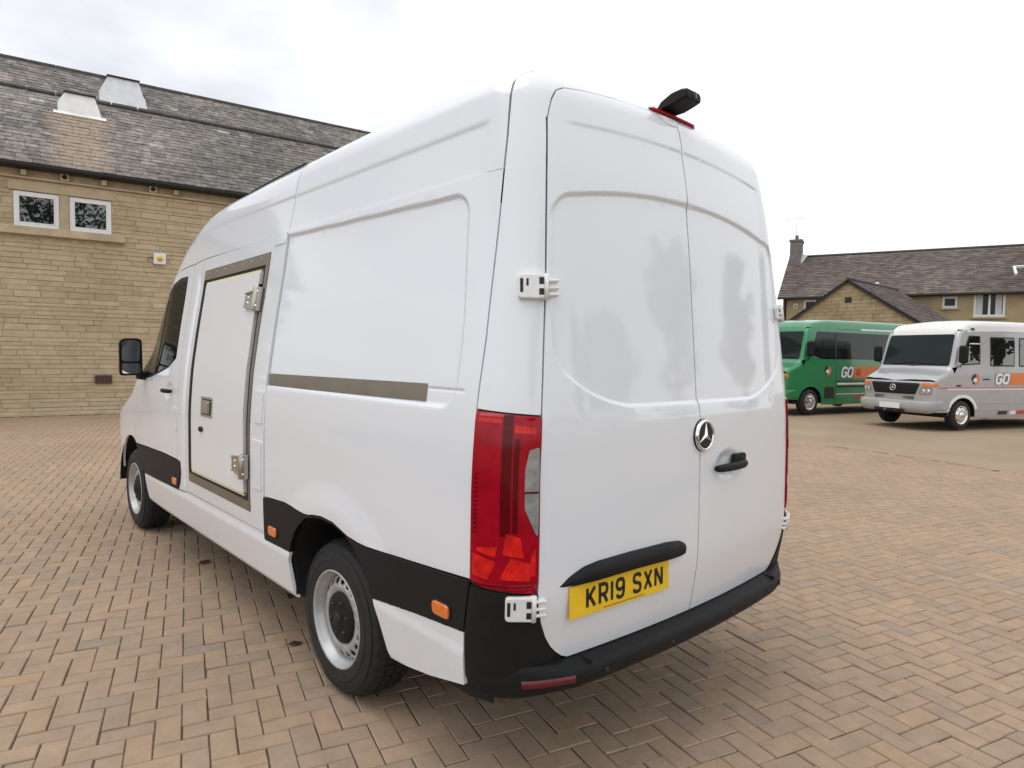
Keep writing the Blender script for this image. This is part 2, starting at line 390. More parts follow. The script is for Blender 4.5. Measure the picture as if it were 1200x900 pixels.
def patch(name, body, mp, loops, m, parent=None, sp=.03, disp=None, lift=0.0, rim=.016, mirror=False, fine=4, kind=None, build=True):
    if isinstance(loops[0][0], (int, float)): loops = [loops]
    V, T = tri_mesh(loops, sp, disp, fine)
    u, v = V[:, 0], V[:, 1]
    def fin(u, v):
        P = mp(u, v); n = body.nrm(P)
        d = (disp(u, v) if disp is not None else 0) - lift
        return P - n*d, n
    P, n0 = fin(u, v); h = 2e-3
    Pu, _ = fin(u+h, v); Pv, _ = fin(u, v+h); Pu2, _ = fin(u-h, v); Pv2, _ = fin(u, v-h)
    N = np.cross((Pu-Pu2).T, (Pv-Pv2).T).T; ln = np.linalg.norm(N, axis=0); bad = ln < 1e-12
    N = N/np.maximum(ln, 1e-12); N = np.where((N*n0).sum(0) < 0, -N, N); N = np.where(bad, n0, N)
    # orient triangles along the outward normal
    a, b, c = P[:, T[:, 0]], P[:, T[:, 1]], P[:, T[:, 2]]
    fl = (np.cross((b-a).T, (c-a).T).T*n0[:, T[:, 0]]).sum(0) < 0
    T[fl] = T[fl][:, ::-1]
    verts = P.T.tolist(); faces = T.tolist(); nor = N.T
    cnt = {}
    for t in faces:
        for i in range(3): cnt.setdefault((min(t[i], t[(i+1) % 3]), max(t[i], t[(i+1) % 3])), []).append((t[i], t[(i+1) % 3]))
    be = [q[0] for q in cnt.values() if len(q) == 1]
    nt_ = len(faces)
    if rim > 0:
        mid = {}; low = {}
        for i in {i for e_ in be for i in e_}:
            q = P[:, i]-n0[:, i]*rim; low[i] = len(verts); verts.append(q.tolist())
        for i, j in be: faces.append([j, i, low[i], low[j]])
    if mirror:
        verts = [(-p[0], p[1], p[2]) for p in verts]; faces = [f[::-1] for f in faces]; nor = nor*np.array([-1, 1, 1])
    me = bpy.data.meshes.new(name); me.from_pydata(verts, [], faces); me.materials.append(m)
    me.polygons.foreach_set('use_smooth', [True]*len(faces)); me.update()
    ln_ = np.zeros((len(me.loops), 3)); vi = np.zeros(len(me.loops), int); me.loops.foreach_get('vertex_index', vi)
    pn = np.zeros(len(me.polygons)*3); me.polygons.foreach_get('normal', pn); pn = pn.reshape(-1, 3)
    k3 = nt_*3; ln_[:k3] = nor[vi[:k3]]
    if len(faces) > nt_: ln_[k3:] = np.repeat(pn[nt_:], 4, axis=0)
    me.normals_split_custom_set(ln_.tolist())
    o = bpy.data.objects.new(name, me)
    if kind: o['kind'] = kind
    return link(o, parent)

# ================================================================== the white van (rear at y=0, nose at +y, ground z=0)
VW = herm([.2, .45, .65, .85, 1.1, 1.38, 1.62, 2.05, 2.3, 2.5, 2.8], [.955, .98, .995, 1.0, 1.0, .985, .955, .888, .858, .835, .80])
VT = herm([0, 3.8, 4.4, 4.8, 5.2, 5.6, 6.0], [0, 0, .012, .030, .045, .075, .17])
VG = herm([0, 3.9, 4.4, 5.0], [0, 0, .05, .12])          # extra lean of the cab glass towards the nose
VZ = herm([-.2, .12, .3, 1.0, 2.0, 2.7, 3.0, 3.3, 3.7, 4.05, 4.5, 4.97, 5.2, 5.6, 5.8, 6.0], [2.50, 2.581, 2.604, 2.620, 2.605, 2.585, 2.575, 2.545, 2.40, 2.15, 1.74, 1.29, 1.20, 1.07, .97, .8])
VC = herm([.2, .4, .55, .8, 1.25, 1.36, 1.6, 2.17, 2.4, 2.53, 2.75], [.04, .03, .01, -.02, -.015, -.01, .01, .065, .105, .135, .2])
VF = herm([.2, .45, .9, 1.05, 1.3], [5.80, 5.88, 5.90, 5.85, 5.6])
def van_F(x, y, z):
    ax = np.abs(x)
    sd_ = ax-(VW(z)-VT(y)-VG(y)*sst(1.25, 1.6, z))
    re = VC(z)+.05*(ax/.83)**2-y
    fr = y-(VF(z)-.10*(ax/.8)**2)
    sl = (VZ(y+.02)-VZ(y-.02))/.04
    tp = (z-(VZ(y)-.045*(ax/.85)**2))/np.sqrt(1+sl*sl)
    h = rmax(sd_, re, .17); h = rmax(h, fr, .30)
    return rmax(h, tp, .10)
VB = Body(van_F)
vS, vR, vC, vRoof, vF_, vTop = VB.side(), VB.rear(), VB.corner(), VB.roof(), VB.front(), VB.top()
van = thing('panel_van', 'white high roof panel van in the foreground with a fridge door in its side', 'van')

def seam(z): return float(np.interp(z, [.3, .457, .65, .82, 1.39, 1.61, 2.30, 2.524], [.254, .254, .245, .212, .212, .208, .239, .259]))
def seampts(z0, z1, off, n=12): return [(seam(z0+(z1-z0)*i/n)+off, z0+(z1-z0)*i/n) for i in range(n+1)]
ARCH_R = [(.742, .36), (.765, .46), (.800, .53), (.84, .585), (.875, .647), (.92, .706), (.985, .762), (1.06, .803), (1.16, .824), (1.27, .828), (1.36, .815), (1.44, .785), (1.51, .735), (1.57, .675), (1.615, .60), (1.625, .53), (1.60, .45), (1.588, .36)]
def arch_front_z(y): return .35+math.sqrt(max(0, .475**2-(y-4.928)**2))
ARCH_F = [(4.928+.50*math.cos(t)*(1.02 if math.cos(t) < 0 else 1), .345+.475*math.sin(t)) for t in [PI-PI*i/22 for i in range(23)]]

# --- displacement of the pressed side panel
def rec_top(y): return 2.128+.022*y
def d_side(y, z):
    zz = z-(rec_top(y)-2.128)*sst(1.6, 2.1, z)
    s = sdrr(y, zz, .335+(.06*sst(1.6, 2.1, z)), 3.6, 1.385, 2.128, .085)
    d = .012*sst(.010, -.010, s)
    # pressed line at the back end of the rub strip
    d += .003*sst(.006, 0, np.abs(z-1.443)-.002)*sst(.275, .30, y)*sst(.52, .50, y)
    # swollen wheel arch
    r = np.hypot((y-1.21)*.92, z-.36); d -= .012*sst(.64, .50, r)
    # shoulder below the recess
    d += .004*sst(1.33, 1.05, z)
    return d
def side_panel_loop():
    L_ = seampts(.829, 2.1915, .003) + [(1.937, 2.1945), (1.937, .806)]
    L_ += [(1.85, .812), (1.70, .820), (1.60, .818), (1.517, .814), (1.44, .812), (1.40, .815), (1.35, .825), (1.27, .834), (1.16, .830), (1.10, .815), (1.03, .798), (.95, .79), (.88, .788), (.75, .791), (.571, .803), (.40, .815), (seam(.829)+.004, .829)]
    return L_[:-1]
for mir in (False, True):
    patch('side_panel', VB, vS, side_panel_loop(), MT['white'], van, .032, d_side, mirror=mir)
# --- strip in the recess
if True:
    patch('rub_strip', VB, vS, rpoly([(.515, 1.397), (1.932, 1.384), (1.932, 1.450), (.515, 1.461)], .002), MT['steelstrip'], van, .04, lambda y, z: .012+0*y, lift=.004, rim=.005)
# --- mid panel (left: with the fridge door opening)
def d_mid(y, z):
    zz = z-.012
    d = .012*sst(.012, -.012, sdrr(y, zz, .3, 3.215, 1.385, 2.152, .05))*sst(2.115, 2.105, y)
    d += .010*sst(3.225, 3.25, y)*sst(3.34, 3.26, y)*0
    return d
mid_out = [(1.943, .612), (1.943, 2.192), (3.262, 2.172), (3.262, .612)]
fr_out = [(2.128, .686), (2.128, 2.108), (3.214, 2.092), (3.206, .692)]
patch('middle_panel', VB, vS, [mid_out, fr_out], MT['white'], van, .04, None)
patch('middle_panel', VB, vS, [mid_out], MT['white'], van, .05, None, mirror=True)
FI = [(2.176, .742), (2.194, 2.040), (3.150, 2.028), (3.138, .748)]
FO = [(2.132, .690), (2.132, 2.104), (3.210, 2.088), (3.202, .696)]
FG = [(2.148, .742), (2.172, 2.040), (3.204, 2.024), (3.196, .748)]
frame = patch('door_frame', VB, vS, [FO, FG], MT['steelstrip'], van, .05, None, lift=.004, rim=.02)
patch('gasket', VB, vS, [[(p[0]+(-.003 if p[0] < 2.5 else .003), p[1]+(.003 if p[1] > 1 else -.003)) for p in FG], [(2.194, .768), (2.214, 2.014), (3.140, 2.002), (3.128, .772)]], MT['gasket'], frame, .05, None, lift=-.006, rim=.02)
fdoor = patch('fridge_door', VB, vS, rpoly([(2.202, .778), (2.222, 2.000), (3.130, 1.988), (3.118, .782)], .006), MT['doorwhite'], van, .06, None, lift=.010, rim=.03)
patch('door_seal', VB, vS, [[(2.207, .762), (2.227, 2.018), (3.142, 2.006), (3.130, .766)], [(2.213, .781), (2.233, 1.997), (3.127, 1.985), (3.115, .785)]], MT['cream'], fdoor, .06, None, lift=.004, rim=.02)
def onside(y, z, off=0.0):
    P = VB.side()(np.array([y]), np.array([z])); n = VB.nrm(P)
    return Vector(P[:, 0]), Vector(n[:, 0]), Vector(P[:, 0])+Vector(n[:, 0])*off
def side_frame(y, z, off=0.0):
    """frame on the left side: U = forward (+y), V = up along the panel, N = outward"""
    P, n, Q = onside(y, z, off); U = Vector((0, 1, 0)); U = (U-n*U.dot(n)).normalized(); V = n.cross(U)*1
    if V.z < 0: V = -V
    return Q, U, V, n
# rivets along the top of the frame
for k in range(7):
    O, U, V, N = side_frame(2.25+k*.145, 2.080-.013*(2.25+k*.145-2.13), .004)
    MB().lathe([(0, .003), (.004, .0025), (.0065, 0)], O, N, 8).build('rivet', MT['steel'], frame)
# steel hinges of the fridge door
def fridge_hinge(yc, zc):
    O, U, V, N = side_frame(yc, zc, .010)
    b = MB(); b.prism(rpoly([(-.055, -.068), (.0, -.068), (.0, .068), (-.055, .068)], .004, 2), (O, U, V, N), -.004, .020)
    b.prism([(-.022+.020*math.cos(t), .020+.018*math.sin(t)) for t in [2*PI*k/14 for k in range(14)]], (O-V*.066, U, N, V), 0, .132, smooth=True)
    o = b.build('door_hinge', MT['steel'], van, bevel=.002)
    s = MB(); s.prism(rpoly([(.0, -.056), (.15, -.042), (.172, -.022), (.160, 0), (.172, .022), (.15, .042), (.0, .056)], .008, 3), (O, U, V, N), .0, .009)
    s.prism([(.0, -.056), (.15, -.042), (.15, -.034), (.0, -.046)], (O, U, V, N), .009, .020); s.prism([(.0, .046), (.15, .034), (.15, .042), (.0, .056)], (O, U, V, N), .009, .020)
    s.build('hinge_strap', MT['steel'], o, bevel=.0015)
    b = MB()
    for p in ((.03, .02), (.03, -.02), (.11, .015), (.11, -.015)): b.lathe([(0, .015), (.005, .0145), (.008, .009)], O+U*p[0]+V*p[1], N, 10)
    for p in ((-.04, .04), (-.04, -.04)): b.lathe([(0, .026), (.005, .0255), (.008, .02)], O+U*p[0]+V*p[1], N, 10)
    b.build('hinge_bolts', MT['chrome'], o)
fridge_hinge(2.205, 1.845); fridge_hinge(2.192, .932)
# recessed latch and key lock
O, U, V, N = side_frame(2.815, 1.212, .010)
lk = MB(); lk.prism(rpoly([(-.105, -.062), (.105, -.062), (.105, .062), (-.105, .062)], .012, 4), (O, U, V, N), -.002, .004); lk = lk.build('latch', MT['steel'], van, bevel=.0015)
b = MB(); b.prism(rpoly([(-.088, -.048), (.07, -.048), (.07, .048), (-.088, .048)], .006, 3), (O, U, V, N), .0042, .0048); b.build('latch_recess', MT['gasket'], lk)
b = MB(); b.prism(rpoly([(-.07, -.040), (.062, -.040), (.062, .040), (-.07, .040)], .008, 3), (O, U, V, N), .0048, .011); b.prism(rpoly([(-.058, -.034), (-.02, -.034), (-.02, .034), (-.058, .034)], .006, 3), (O, U, V, N), .011, .017)
b.build('latch_paddle', MT['steel'], lk, bevel=.0015)
O, U, V, N = side_frame(2.91, 1.067, .010)
b = MB(); b.prism([(.030*math.cos(t), .017*math.sin(t)) for t in [2*PI*k/20 for k in range(20)]], (O, U, V, N), -.002, .012); b.lathe([(.0, .016), (.010, .016), (.011, .012)], O, N, 14); b.build('key_lock', MT['gasket'], van, bevel=.002)
# covers left from the sliding door: small plates behind the fridge door
for (a, b_) in (((1.962, 1.185), (2.066, 1.352)), ((1.966, .83), (2.088, 1.09))):
    patch('cover_plate', VB, vS, rpoly([a, (b_[0], a[1]), b_, (a[0], b_[1])], .008, 3), MT['white'], van, .05, None, lift=.007, rim=.008)
patch('cover_plate', VB, vS, rpoly([(1.955, 2.135), (2.085, 2.135), (2.085, 2.160), (1.955, 2.160)], .003, 3), MT['white'], van, .05, None, lift=.005, rim=.006)
# --- sill below the middle panel
def d_sill(y, z): return -.010*sst(.60, .55, z)+.012*sst(.385, .362, z)
sill = [(1.592, .362), (1.62, .45), (1.640, .53), (1.630, .582), (1.943, .576), (1.944, .608), (3.262, .605), (3.262, .600), (3.40, .588), (4.40, .566), (4.36, .46), (4.30, .362)]
for mir in (False, True): patch('sill', VB, vS, sill, MT['white'], van, .04, d_sill, mirror=mir)
lowp = [(seam(.64)+.002, .640), (.535, .615), (.838, .581), (.80, .52), (.765, .45), (.728, .374), (.60, .390), (.45, .413), (.253, .457)]
for mir in (False, True): patch('lower_panel', VB, vS, lowp, MT['white'], van, .035, lambda y, z: -.006*sst(.60, .55, z)+.010*sst(.03, .0, z-(.36+.0)-.0*y), lift=.004, mirror=mir)
# --- cladding
clad1 = [(seam(.82)+.002, .823), (.40, .810), (.571, .798), (.75, .787), (.88, .783), (.95, .785), (1.03, .793), (1.10, .811), (1.16, .826), (1.27, .829), (1.35, .820), (1.40, .811), (1.44, .807), (1.517, .809), (1.60, .813), (1.70, .815), (1.85, .807), (1.937, .800), (1.937, .580), (1.734, .586), (1.628, .584), (1.612, .625), (1.57, .69), (1.51, .745), (1.44, .79), (1.40, .801), (1.35, .812), (1.27, .820), (1.16, .816), (1.06, .796), (.985, .755), (.92, .700), (.875, .640), (.842, .587), (.535, .619), (seam(.64)+.002, .644)]
for mir in (False, True): patch('wheel_arch_cladding', VB, vS, clad1, MT['plastic'], van, .03, None, lift=.006, mirror=mir)
fa = [(y, z) for y, z in ARCH_F if y > 4.43]
clad2 = [(3.405, .795), (3.395, .72), (3.42, .65), (3.470, .594), (3.879, .592), (4.42, .572)] + [(y, z) for y, z in ARCH_F if z > .575 and y < 4.72] + [(4.711, .772), (4.378, .788), (3.843, .803)]
for mir in (False, True): patch('door_cladding', VB, vS, clad2, MT['plastic'], van, .03, None, lift=.006, mirror=mir)
def marker(y, z, s=1.0):
    O, U, V, N = side_frame(y, z, .006)
    b = MB(); b.prism(rpoly([(-.048*s, -.024), (.048*s, -.024), (.048*s, .024), (-.048*s, .024)], .020, 5), (O, U, V, N), -.002, .010)
    o = b.build('side_marker', MT['orange'], van, bevel=.004)
    b = MB(); b.prism(rpoly([(-.054*s, -.030), (.054*s, -.030), (.054*s, .030), (-.054*s, .030)], .024, 5), (O, U, V, N), -.002, .003); b.build('marker_frame', MT['gasket'], o)
marker(.367, .684); marker(1.815, .648); marker(3.515, .645)
# --- b pillar and cab door
patch('b_pillar', VB, vS, [(3.268, .604), (3.268, 2.172), (3.452, 2.155), (3.452, 1.5), (3.452, .80), (3.398, .797), (3.388, .72), (3.415, .645), (3.46, .594)], MT['white'], van, .025, lambda y, z: .011*sst(3.275, 3.295, y)*sst(3.35, 3.315, y)*sst(2.1, 2.0, z)*sst(.62, .7, z))
WIN = [(3.575, 1.500), (3.590, 2.085), (3.76, 2.084), (3.93, 2.05), (4.08, 1.975), (4.70, 1.43), (4.765, 1.335), (4.60, 1.318), (4.26, 1.342), (3.96, 1.385), (3.74, 1.43)]
cabdoor = [(3.459, .804), (3.459, 2.155), (3.62, 2.150), (3.80, 2.135), (3.96, 2.095), (4.11, 2.02), (4.76, 1.43), (4.83, 1.30), (4.80, 1.0), (4.72, .84), (4.711, .778), (4.378, .794), (3.843, .809)]
for mir in (False, True):
    patch('cab_door', VB, vS, [cabdoor, WIN], MT['white'], van, .03, lambda y, z: .016*sst(.02, -.02, np.hypot((y-3.68)/1.5, (z-1.262))-.055), mirror=mir)
    wf = [(y*1.0, z) for y, z in WIN]
    cx_, cy_ = 4.05, 1.66
    inn = [(cx_+(y-cx_)*.955, cy_+(z-cy_)*.93) for y, z in WIN]
    g = patch('cab_window', VB, vS, WIN, MT['gasket'], van, .04, None, lift=-.004, mirror=mir)
    patch('window_glass', VB, vS, inn, MT['vanglass'], g, .04, None, lift=-.002, rim=.002, mirror=mir)
    patch('window_divider', VB, vS, [(4.12, 1.37), (4.16, 1.365), (4.06, 1.93), (4.02, 1.93)], MT['gasket'], g, .03, None, lift=.0, rim=.004, mirror=mir)
# door handle of the cab door, fuel flap
O, U, V, N = side_frame(3.68, 1.266, .0)
b = MB(); b.tube([O+U*.075+N*.004, O+U*.06+N*.028, O+N*.034, O-U*.06+N*.028, O-U*.075+N*.004], [.012, .015, .016, .015, .012], 10); b.build('door_handle', MT['plastic'], van)
patch('fuel_flap', VB, vS, rpoly([(3.47, 1.0), (3.60, 1.0), (3.60, 1.16), (3.47, 1.16)], .012, 3), MT['white'], van, .04, None, lift=.0045, rim=.005)
# --- front wing, bonnet, windscreen, nose
wing = [(4.722, .775)] + [(y, z) for y, z in ARCH_F if y > 4.74 and z > .42][0:] + [(5.60, .42), (5.62, .75), (5.55, .98), (5.2, 1.10), (4.95, 1.19), (4.838, 1.295), (4.806, 1.0)]
for mir in (False, True): patch('front_wing', VB, vS, wing, MT['white'], van, .035, None, mirror=mir)
pil = [(4.12, 2.025), (3.97, 2.10), (4.06, 2.075), (4.22, 1.94), (4.55, 1.62), (4.86, 1.33), (4.95, 1.23), (4.84, 1.30), (4.77, 1.436)]
for mir in (False, True): patch('a_pillar', VB, vS, pil, MT['white'], van, .03, None, lift=-.002, mirror=mir)
for mir in (False, True): patch('windscreen_surround', VB, vTop, [(-.778, 4.10), (-.83, 4.07), (-.85, 4.3), (-.85, 4.94), (-.752, 4.94), (-.765, 4.5)], MT['white'], van, .03, None, lift=.0005, mirror=mir)
patch('windscreen', VB, vTop, rpoly([(-.77, 4.16), (.77, 4.16), (.745, 4.92), (-.745, 4.92)], .05), MT['glass'], van, .06, None)
patch('bonnet', VB, vTop, rpoly([(-.86, 4.95), (.86, 4.95), (.78, 5.55), (.55, 5.72), (-.55, 5.72), (-.78, 5.55)], .05), MT['white'], van, .06, None)
nose = patch('front_panel', VB, vF_, rpoly([(-.80, .36), (.80, .36), (.80, .95), (-.80, .95)], .06), MT['plastic'], van, .06, None)
patch('grille', VB, vF_, rpoly([(-.45, .66), (.45, .66), (.50, .92), (-.50, .92)], .04), MT['gasket'], nose, .06, None, lift=.012)
for mir in (False, True): patch('headlight', VB, vF_, rpoly([(-.78, .72), (-.53, .70), (-.56, .93), (-.76, .95)], .04), MT['clear'], van, .05, None, lift=.012, mirror=mir)
# --- high roof: rear part, front part with the cab cap
def d_roof(ph, y):
    P = vRoof(ph, y); z = P[2]
    return .007*sst(2.390, 2.370, z)*sst(.30, .37, y)
def phi_at(y, z, sg=-1):
    P = VB.side()(np.array([y]), np.array([z])); return sg*math.atan2(-P[0, 0], z-1.7)
def seam_roof(sg):
    out = []
    for z in (2.1935, 2.25, 2.30, 2.38, 2.45, 2.50): out.append((phi_at(seam(z)+.004, z, sg), seam(z)+.004))
    return out
rl, rr_ = seam_roof(-1), seam_roof(1)
lowr = [(phi_at(y, 2.1935), y) for y in (.26, .30, .36, .45, .7, 1.2, 1.6)]
rear_roof = rl + [(-.45, .268), (0, .27), (.45, .268)] + rr_[::-1] + [(phi_at(1.937, 2.197, 1), 1.937), (phi_at(1.86, 2.50, 1), 1.86), (.7, 1.84), (0, 1.82), (-.7, 1.84), (phi_at(1.86, 2.50), 1.86), (phi_at(1.90, 2.35), 1.90), (phi_at(1.937, 2.1955), 1.937)] + lowr[::-1]
patch('rear_roof', VB, vRoof, rear_roof, MT['white'], van, .05, d_roof, fine=4)
cap_pts = [(1.943, 2.197), (3.262, 2.178), (3.46, 2.162), (3.62, 2.157), (3.80, 2.142), (3.93, 2.102), (4.0, 2.16)]
capl = [(phi_at(y, z), y) for y, z in cap_pts]; capr = [(-p, y) for p, y in capl]
cab_roof = [(phi_at(1.866, 2.50), 1.866), (phi_at(1.906, 2.35), 1.906)] + capl + [(-.9, 4.08), (-.5, 4.12), (0, 4.13), (.5, 4.12), (.9, 4.08)] + capr[::-1] + [(-phi_at(1.906, 2.35), 1.906), (-phi_at(1.866, 2.50), 1.866), (.7, 1.846), (0, 1.826), (-.7, 1.846)]
def d_cap(ph, y):
    P = vRoof(ph, y); z = P[2]
    return .007*sst(2.390, 2.370, z)*sst(3.35, 2.45, y)
patch('cab_roof', VB, vRoof, cab_roof, MT['white'], van, .05, d_cap)
b = MB(); pts_ = [Vector(VB.roof()(np.array([phi_at(y, 2.545)]), np.array([y]))[:, 0])+Vector((-.004, 0, .006)) for y in np.linspace(1.88, 2.75, 12)]
b.tube(pts_, .005, 6); b.build('roof_seal', MT['gasket'], van)
# --- inner dark shell seen through the shut lines and arches
sh = [(.16, .40), (.72, .40)] + [(y, z+.02) for y, z in ARCH_R[1:-1]] + [(1.60, .40), (4.28, .40)] + [(4.928+(y-4.928)*1.03, z+.02) for y, z in ARCH_F if z > .42] + [(5.55, .5), (5.5, .95), (4.9, 1.12), (4.62, 1.38), (4.0, 1.95), (3.9, 2.22), (.30, 2.30), (.2, 1.5)]
for mir in (False, True): patch('inner_shell', VB, vS, sh, MT['black'], van, .10, None, lift=-.020, rim=0, mirror=mir)
patch('inner_shell', VB, vR, rpoly([(-.86, .48), (.86, .48), (.80, 2.3), (.68, 2.46), (-.68, 2.46), (-.80, 2.3)], .03), MT['black'], van, .10, None, lift=-.024, rim=0)
patch('inner_shell', VB, vRoof, [(-.95, .22), (.95, .22), (.95, 4.1), (-.95, 4.1)], MT['black'], van, .10, None, lift=-.020, rim=0)
for mir in (False, True): patch('inner_shell', VB, vC, [(-.05, .44), (1.45, .44), (1.45, 2.45), (-.05, 2.45)], MT['black'], van, .08, None, lift=-.020, rim=0, mirror=mir)

# --- rear corners: pillar, lamp, bumper corner
AX, AY = -.72, .30
def th_of(x, y): return math.atan2(AY-y, AX-x)
def surf_rear(x, z):
    P = vR(np.array([float(x)]), np.array([float(z)])); return Vector(P[:, 0])
def th_door(x, z): p = surf_rear(x, z); return th_of(p.x, p.y)
def th_seam(z, off=0.0):
    y = seam(z)+off; p = onside(y, z)[0]; return th_of(p.x, p.y)
def door_x(z): return float(np.interp(z, [.54, .70, .82, 1.20, 1.40, 1.60, 1.80, 2.0, 2.2, 2.33, 2.5], [.86, .862, .862, .860, .848, .828, .807, .788, .768, .750, .73]))
G = .003
pillar = [(th_seam(z, -G), z) for z in np.linspace(1.392, 2.38, 14)] + [(th_door(-(door_x(z)+G), z), z) for z in np.linspace(2.38, 1.376, 14)]
for mir in (False, True): patch('corner_pillar', VB, vC, pillar, MT['white'], van, .035, None, mirror=mir)
lamp_z0, lamp_z1 = .815, 1.386
def d_lamp(th, z):
    e0 = np.minimum(np.minimum(z-lamp_z0, lamp_z1-z), .03); return .010*sst(.02, 0, e0)
lampo = [(th_seam(z, -G-.001), z) for z in np.linspace(lamp_z0+.004, lamp_z1, 10)] + [(th_door(-(door_x(z)+G+.001), z), z) for z in np.linspace(lamp_z1-.016, lamp_z0-.016, 10)]
tA = lambda z: th_seam(z, -G-.001); tB = lambda z: th_door(-(door_x(z)+G+.001), z)
def tmix(f, z): return tA(z)+(tB(z)-tA(z))*f
for mir in (False, True):
    lamp = patch('tail_lamp', VB, vC, lampo, MT['red'], van, .02, d_lamp, lift=.008, rim=.03, mirror=mir)
    zz = np.linspace(.99, lamp_z1-.01, 8)
    patch('lamp_band', VB, vC, [(tmix(.46, z), z) for z in zz]+[(tmix(.60, z), z) for z in zz[::-1]], MT['redd'], lamp, .03, None, lift=.0095, rim=.002, mirror=mir)
    patch('lamp_band', VB, vC, [(tmix(.63, z), z) for z in np.linspace(1.0, 1.30, 6)]+[(tmix(.70, z), z) for z in np.linspace(1.30, 1.0, 6)], MT['redd'], lamp, .03, None, lift=.0095, rim=.002, mirror=mir)
    patch('reverse_lens', VB, vC, rpoly([(tmix(.985, 1.275), 1.275), (tmix(.84, 1.265), 1.265), (tmix(.79, 1.20), 1.20), (tmix(.79, 1.08), 1.08), (tmix(.985, .978), .978)], .02, 4), MT['clear'], lamp, .02, None, lift=.011, rim=.003, mirror=mir)
    patch('lens_rib', VB, vC, [(tmix(.79, 1.128), 1.128), (tmix(.985, 1.128), 1.128), (tmix(.985, 1.134), 1.134), (tmix(.79, 1.134), 1.134)], MT['redd'], lamp, .02, None, lift=.0125, rim=.002, mirror=mir)
    facets = [((.04, .855), (.30, .845), (.42, .905), (.05, .925)), ((.46, .85), (.88, .846), (.90, .90), (.62, .92)), ((.50, .93), (.80, .92), (.74, .985), (.55, 1.0)), ((.10, .935), (.40, .92), (.44, .955), (.12, .945)),
              ((.06, 1.352), (.44, 1.348), (.44, 1.362), (.06, 1.366)), ((.62, 1.32), (.93, 1.315), (.93, 1.335), (.62, 1.345)), ((.86, .86), (.96, .86), (.96, .95), (.90, .93))]
    for fct in facets:
        patch('lens_facet', VB, vC, rpoly([(tmix(p, z), z) for p, z in fct], .008, 3), MT['redb'], lamp, .02, None, lift=.0095, rim=.002, mirror=mir)
    for k in range(14):       # fluting along the side edge of the lens
        z = .99+k*.0145
        patch('lens_flute', VB, vC, [(tmix(.05, z), z), (tmix(.115, z+.003), z+.003), (tmix(.115, z+.008), z+.008), (tmix(.05, z+.006), z+.006)], MT['redd'], lamp, .03, None, lift=.0092, rim=.001, mirror=mir)
    patch('lamp_seal', VB, vC, [(tA(z)-.012, z) for z in np.linspace(lamp_z0-.006, lamp_z1+.004, 10)] + [(tB(z)+.01, z) for z in np.linspace(lamp_z1-.010, lamp_z0-.022, 10)], MT['gasket'], lamp, .03, None, lift=-.006, rim=0, mirror=mir)
def dl_x(z): return float(np.interp(z, [.538, .552, .575, .60, .64, .70, .80], [.70, .735, .765, .790, .818, .845, .862]))
bc = [(th_seam(z, -.004), z) for z in np.linspace(.452, .812, 8)] + [(th_door(-(dl_x(z)+.005), z), z) for z in np.linspace(.797, .552, 14)] + [(th_door(-.70, .50), .50), (th_door(-.70, .44), .44)]
def d_bc(th, z): return .02*sst(.50, .44, z)
for mir in (False, True): patch('bumper_corner', VB, vC, bc, MT['plastic'], van, .022, d_bc, lift=.005, mirror=mir)
# --- roof header over the doors
O_s = (0, .95, 1.95); vH = VB.sph(O_s)
def ae(p): d = Vector(p)-Vector(O_s); return (math.atan2(d.x, -d.y), math.asin(d.z/d.length))
def seam3(z): return onside(seam(z)-G, z)[0]
DOOR_TOP = [(0, 2.541), (.20, 2.538), (.40, 2.528), (.56, 2.512), (.655, 2.495), (.695, 2.475), (.718, 2.440), (.733, 2.40), (.742, 2.37)]
hl = [seam3(z) for z in (2.375, 2.42, 2.46, 2.50)]
hl += [Vector(VB.roof()(np.array([a]), np.array([.262]))[:, 0]) for a in (-.75, -.6, -.45, -.3, -.15, 0)]
hd = [surf_rear(-(x+.002 if x > .6 else x), z+.002) for x, z in DOOR_TOP]
hdr = [ae(p) for p in hl] + [ae(Vector((-p.x, p.y, p.z))) for p in hl[:-1]][::-1] + [ae(Vector((-p.x, p.y, p.z))) for p in hd[1:]][::-1] + [ae(p) for p in hd]
patch('roof_header', VB, vH, hdr, MT['white'], van, .022, None, lift=-.0004)

# --- rear doors
def top_line(x): return 2.182-.080*(np.abs(x)/.74)**2.2
def d_door(x, z):
    a = np.abs(x)
    # main recess: bounded above by a falling line, below by z=1.40 with cut corners
    w_ = np.interp(z, [1.3, 1.8, 2.2], [.79, .785, .755])
    up = z-top_line(x); lo = 1.392-z; sd2 = a-w_
    cut = a*.582-z*.813+.796
    s = rmax(rmax(sd2, up, .07), rmax(lo, cut*1.0, .10), .05)
    d = .011*sst(.009, -.009, s)
    # upper band line
    l2 = 2.400-.030*(a/.66)**2
    d += .0045*sst(.008, -.010, z-l2)*sst(.70, .62, a)*sst(1.33, 1.40, z)
    # below the recess the skin comes back out
    return d
def door_loop(inner, sgn):
    L_ = [(inner, 2.535), ] if False else []
    for x, z in DOOR_TOP: L_.append((-x, z-.002))
    L_[0] = (inner, DOOR_TOP[0][1]-.002)
    L_ = [p for p in L_ if p[0] <= inner+1e-9]
    L_ += [(-(door_x(z)-.003), z) for z in np.linspace(2.33, .86, 20)]
    L_ += [(-(dl_x(z)-.002), z) for z in (.80, .74, .70, .67, .64, .62, .60, .585, .575, .56, .552, .545, .541)]
    L_ += [(-.5, .541), (inner, .541)]
    return L_
def dR(x, z):
    d = d_door(x, z)
    r = np.hypot((x-.215)/.10, (z-1.122)/.062); return d+.017*sst(1.15, .35, r)
ld = patch('rear_door', VB, vR, door_loop(-.0155, 0), MT['white'], van, .03, d_door, fine=5)
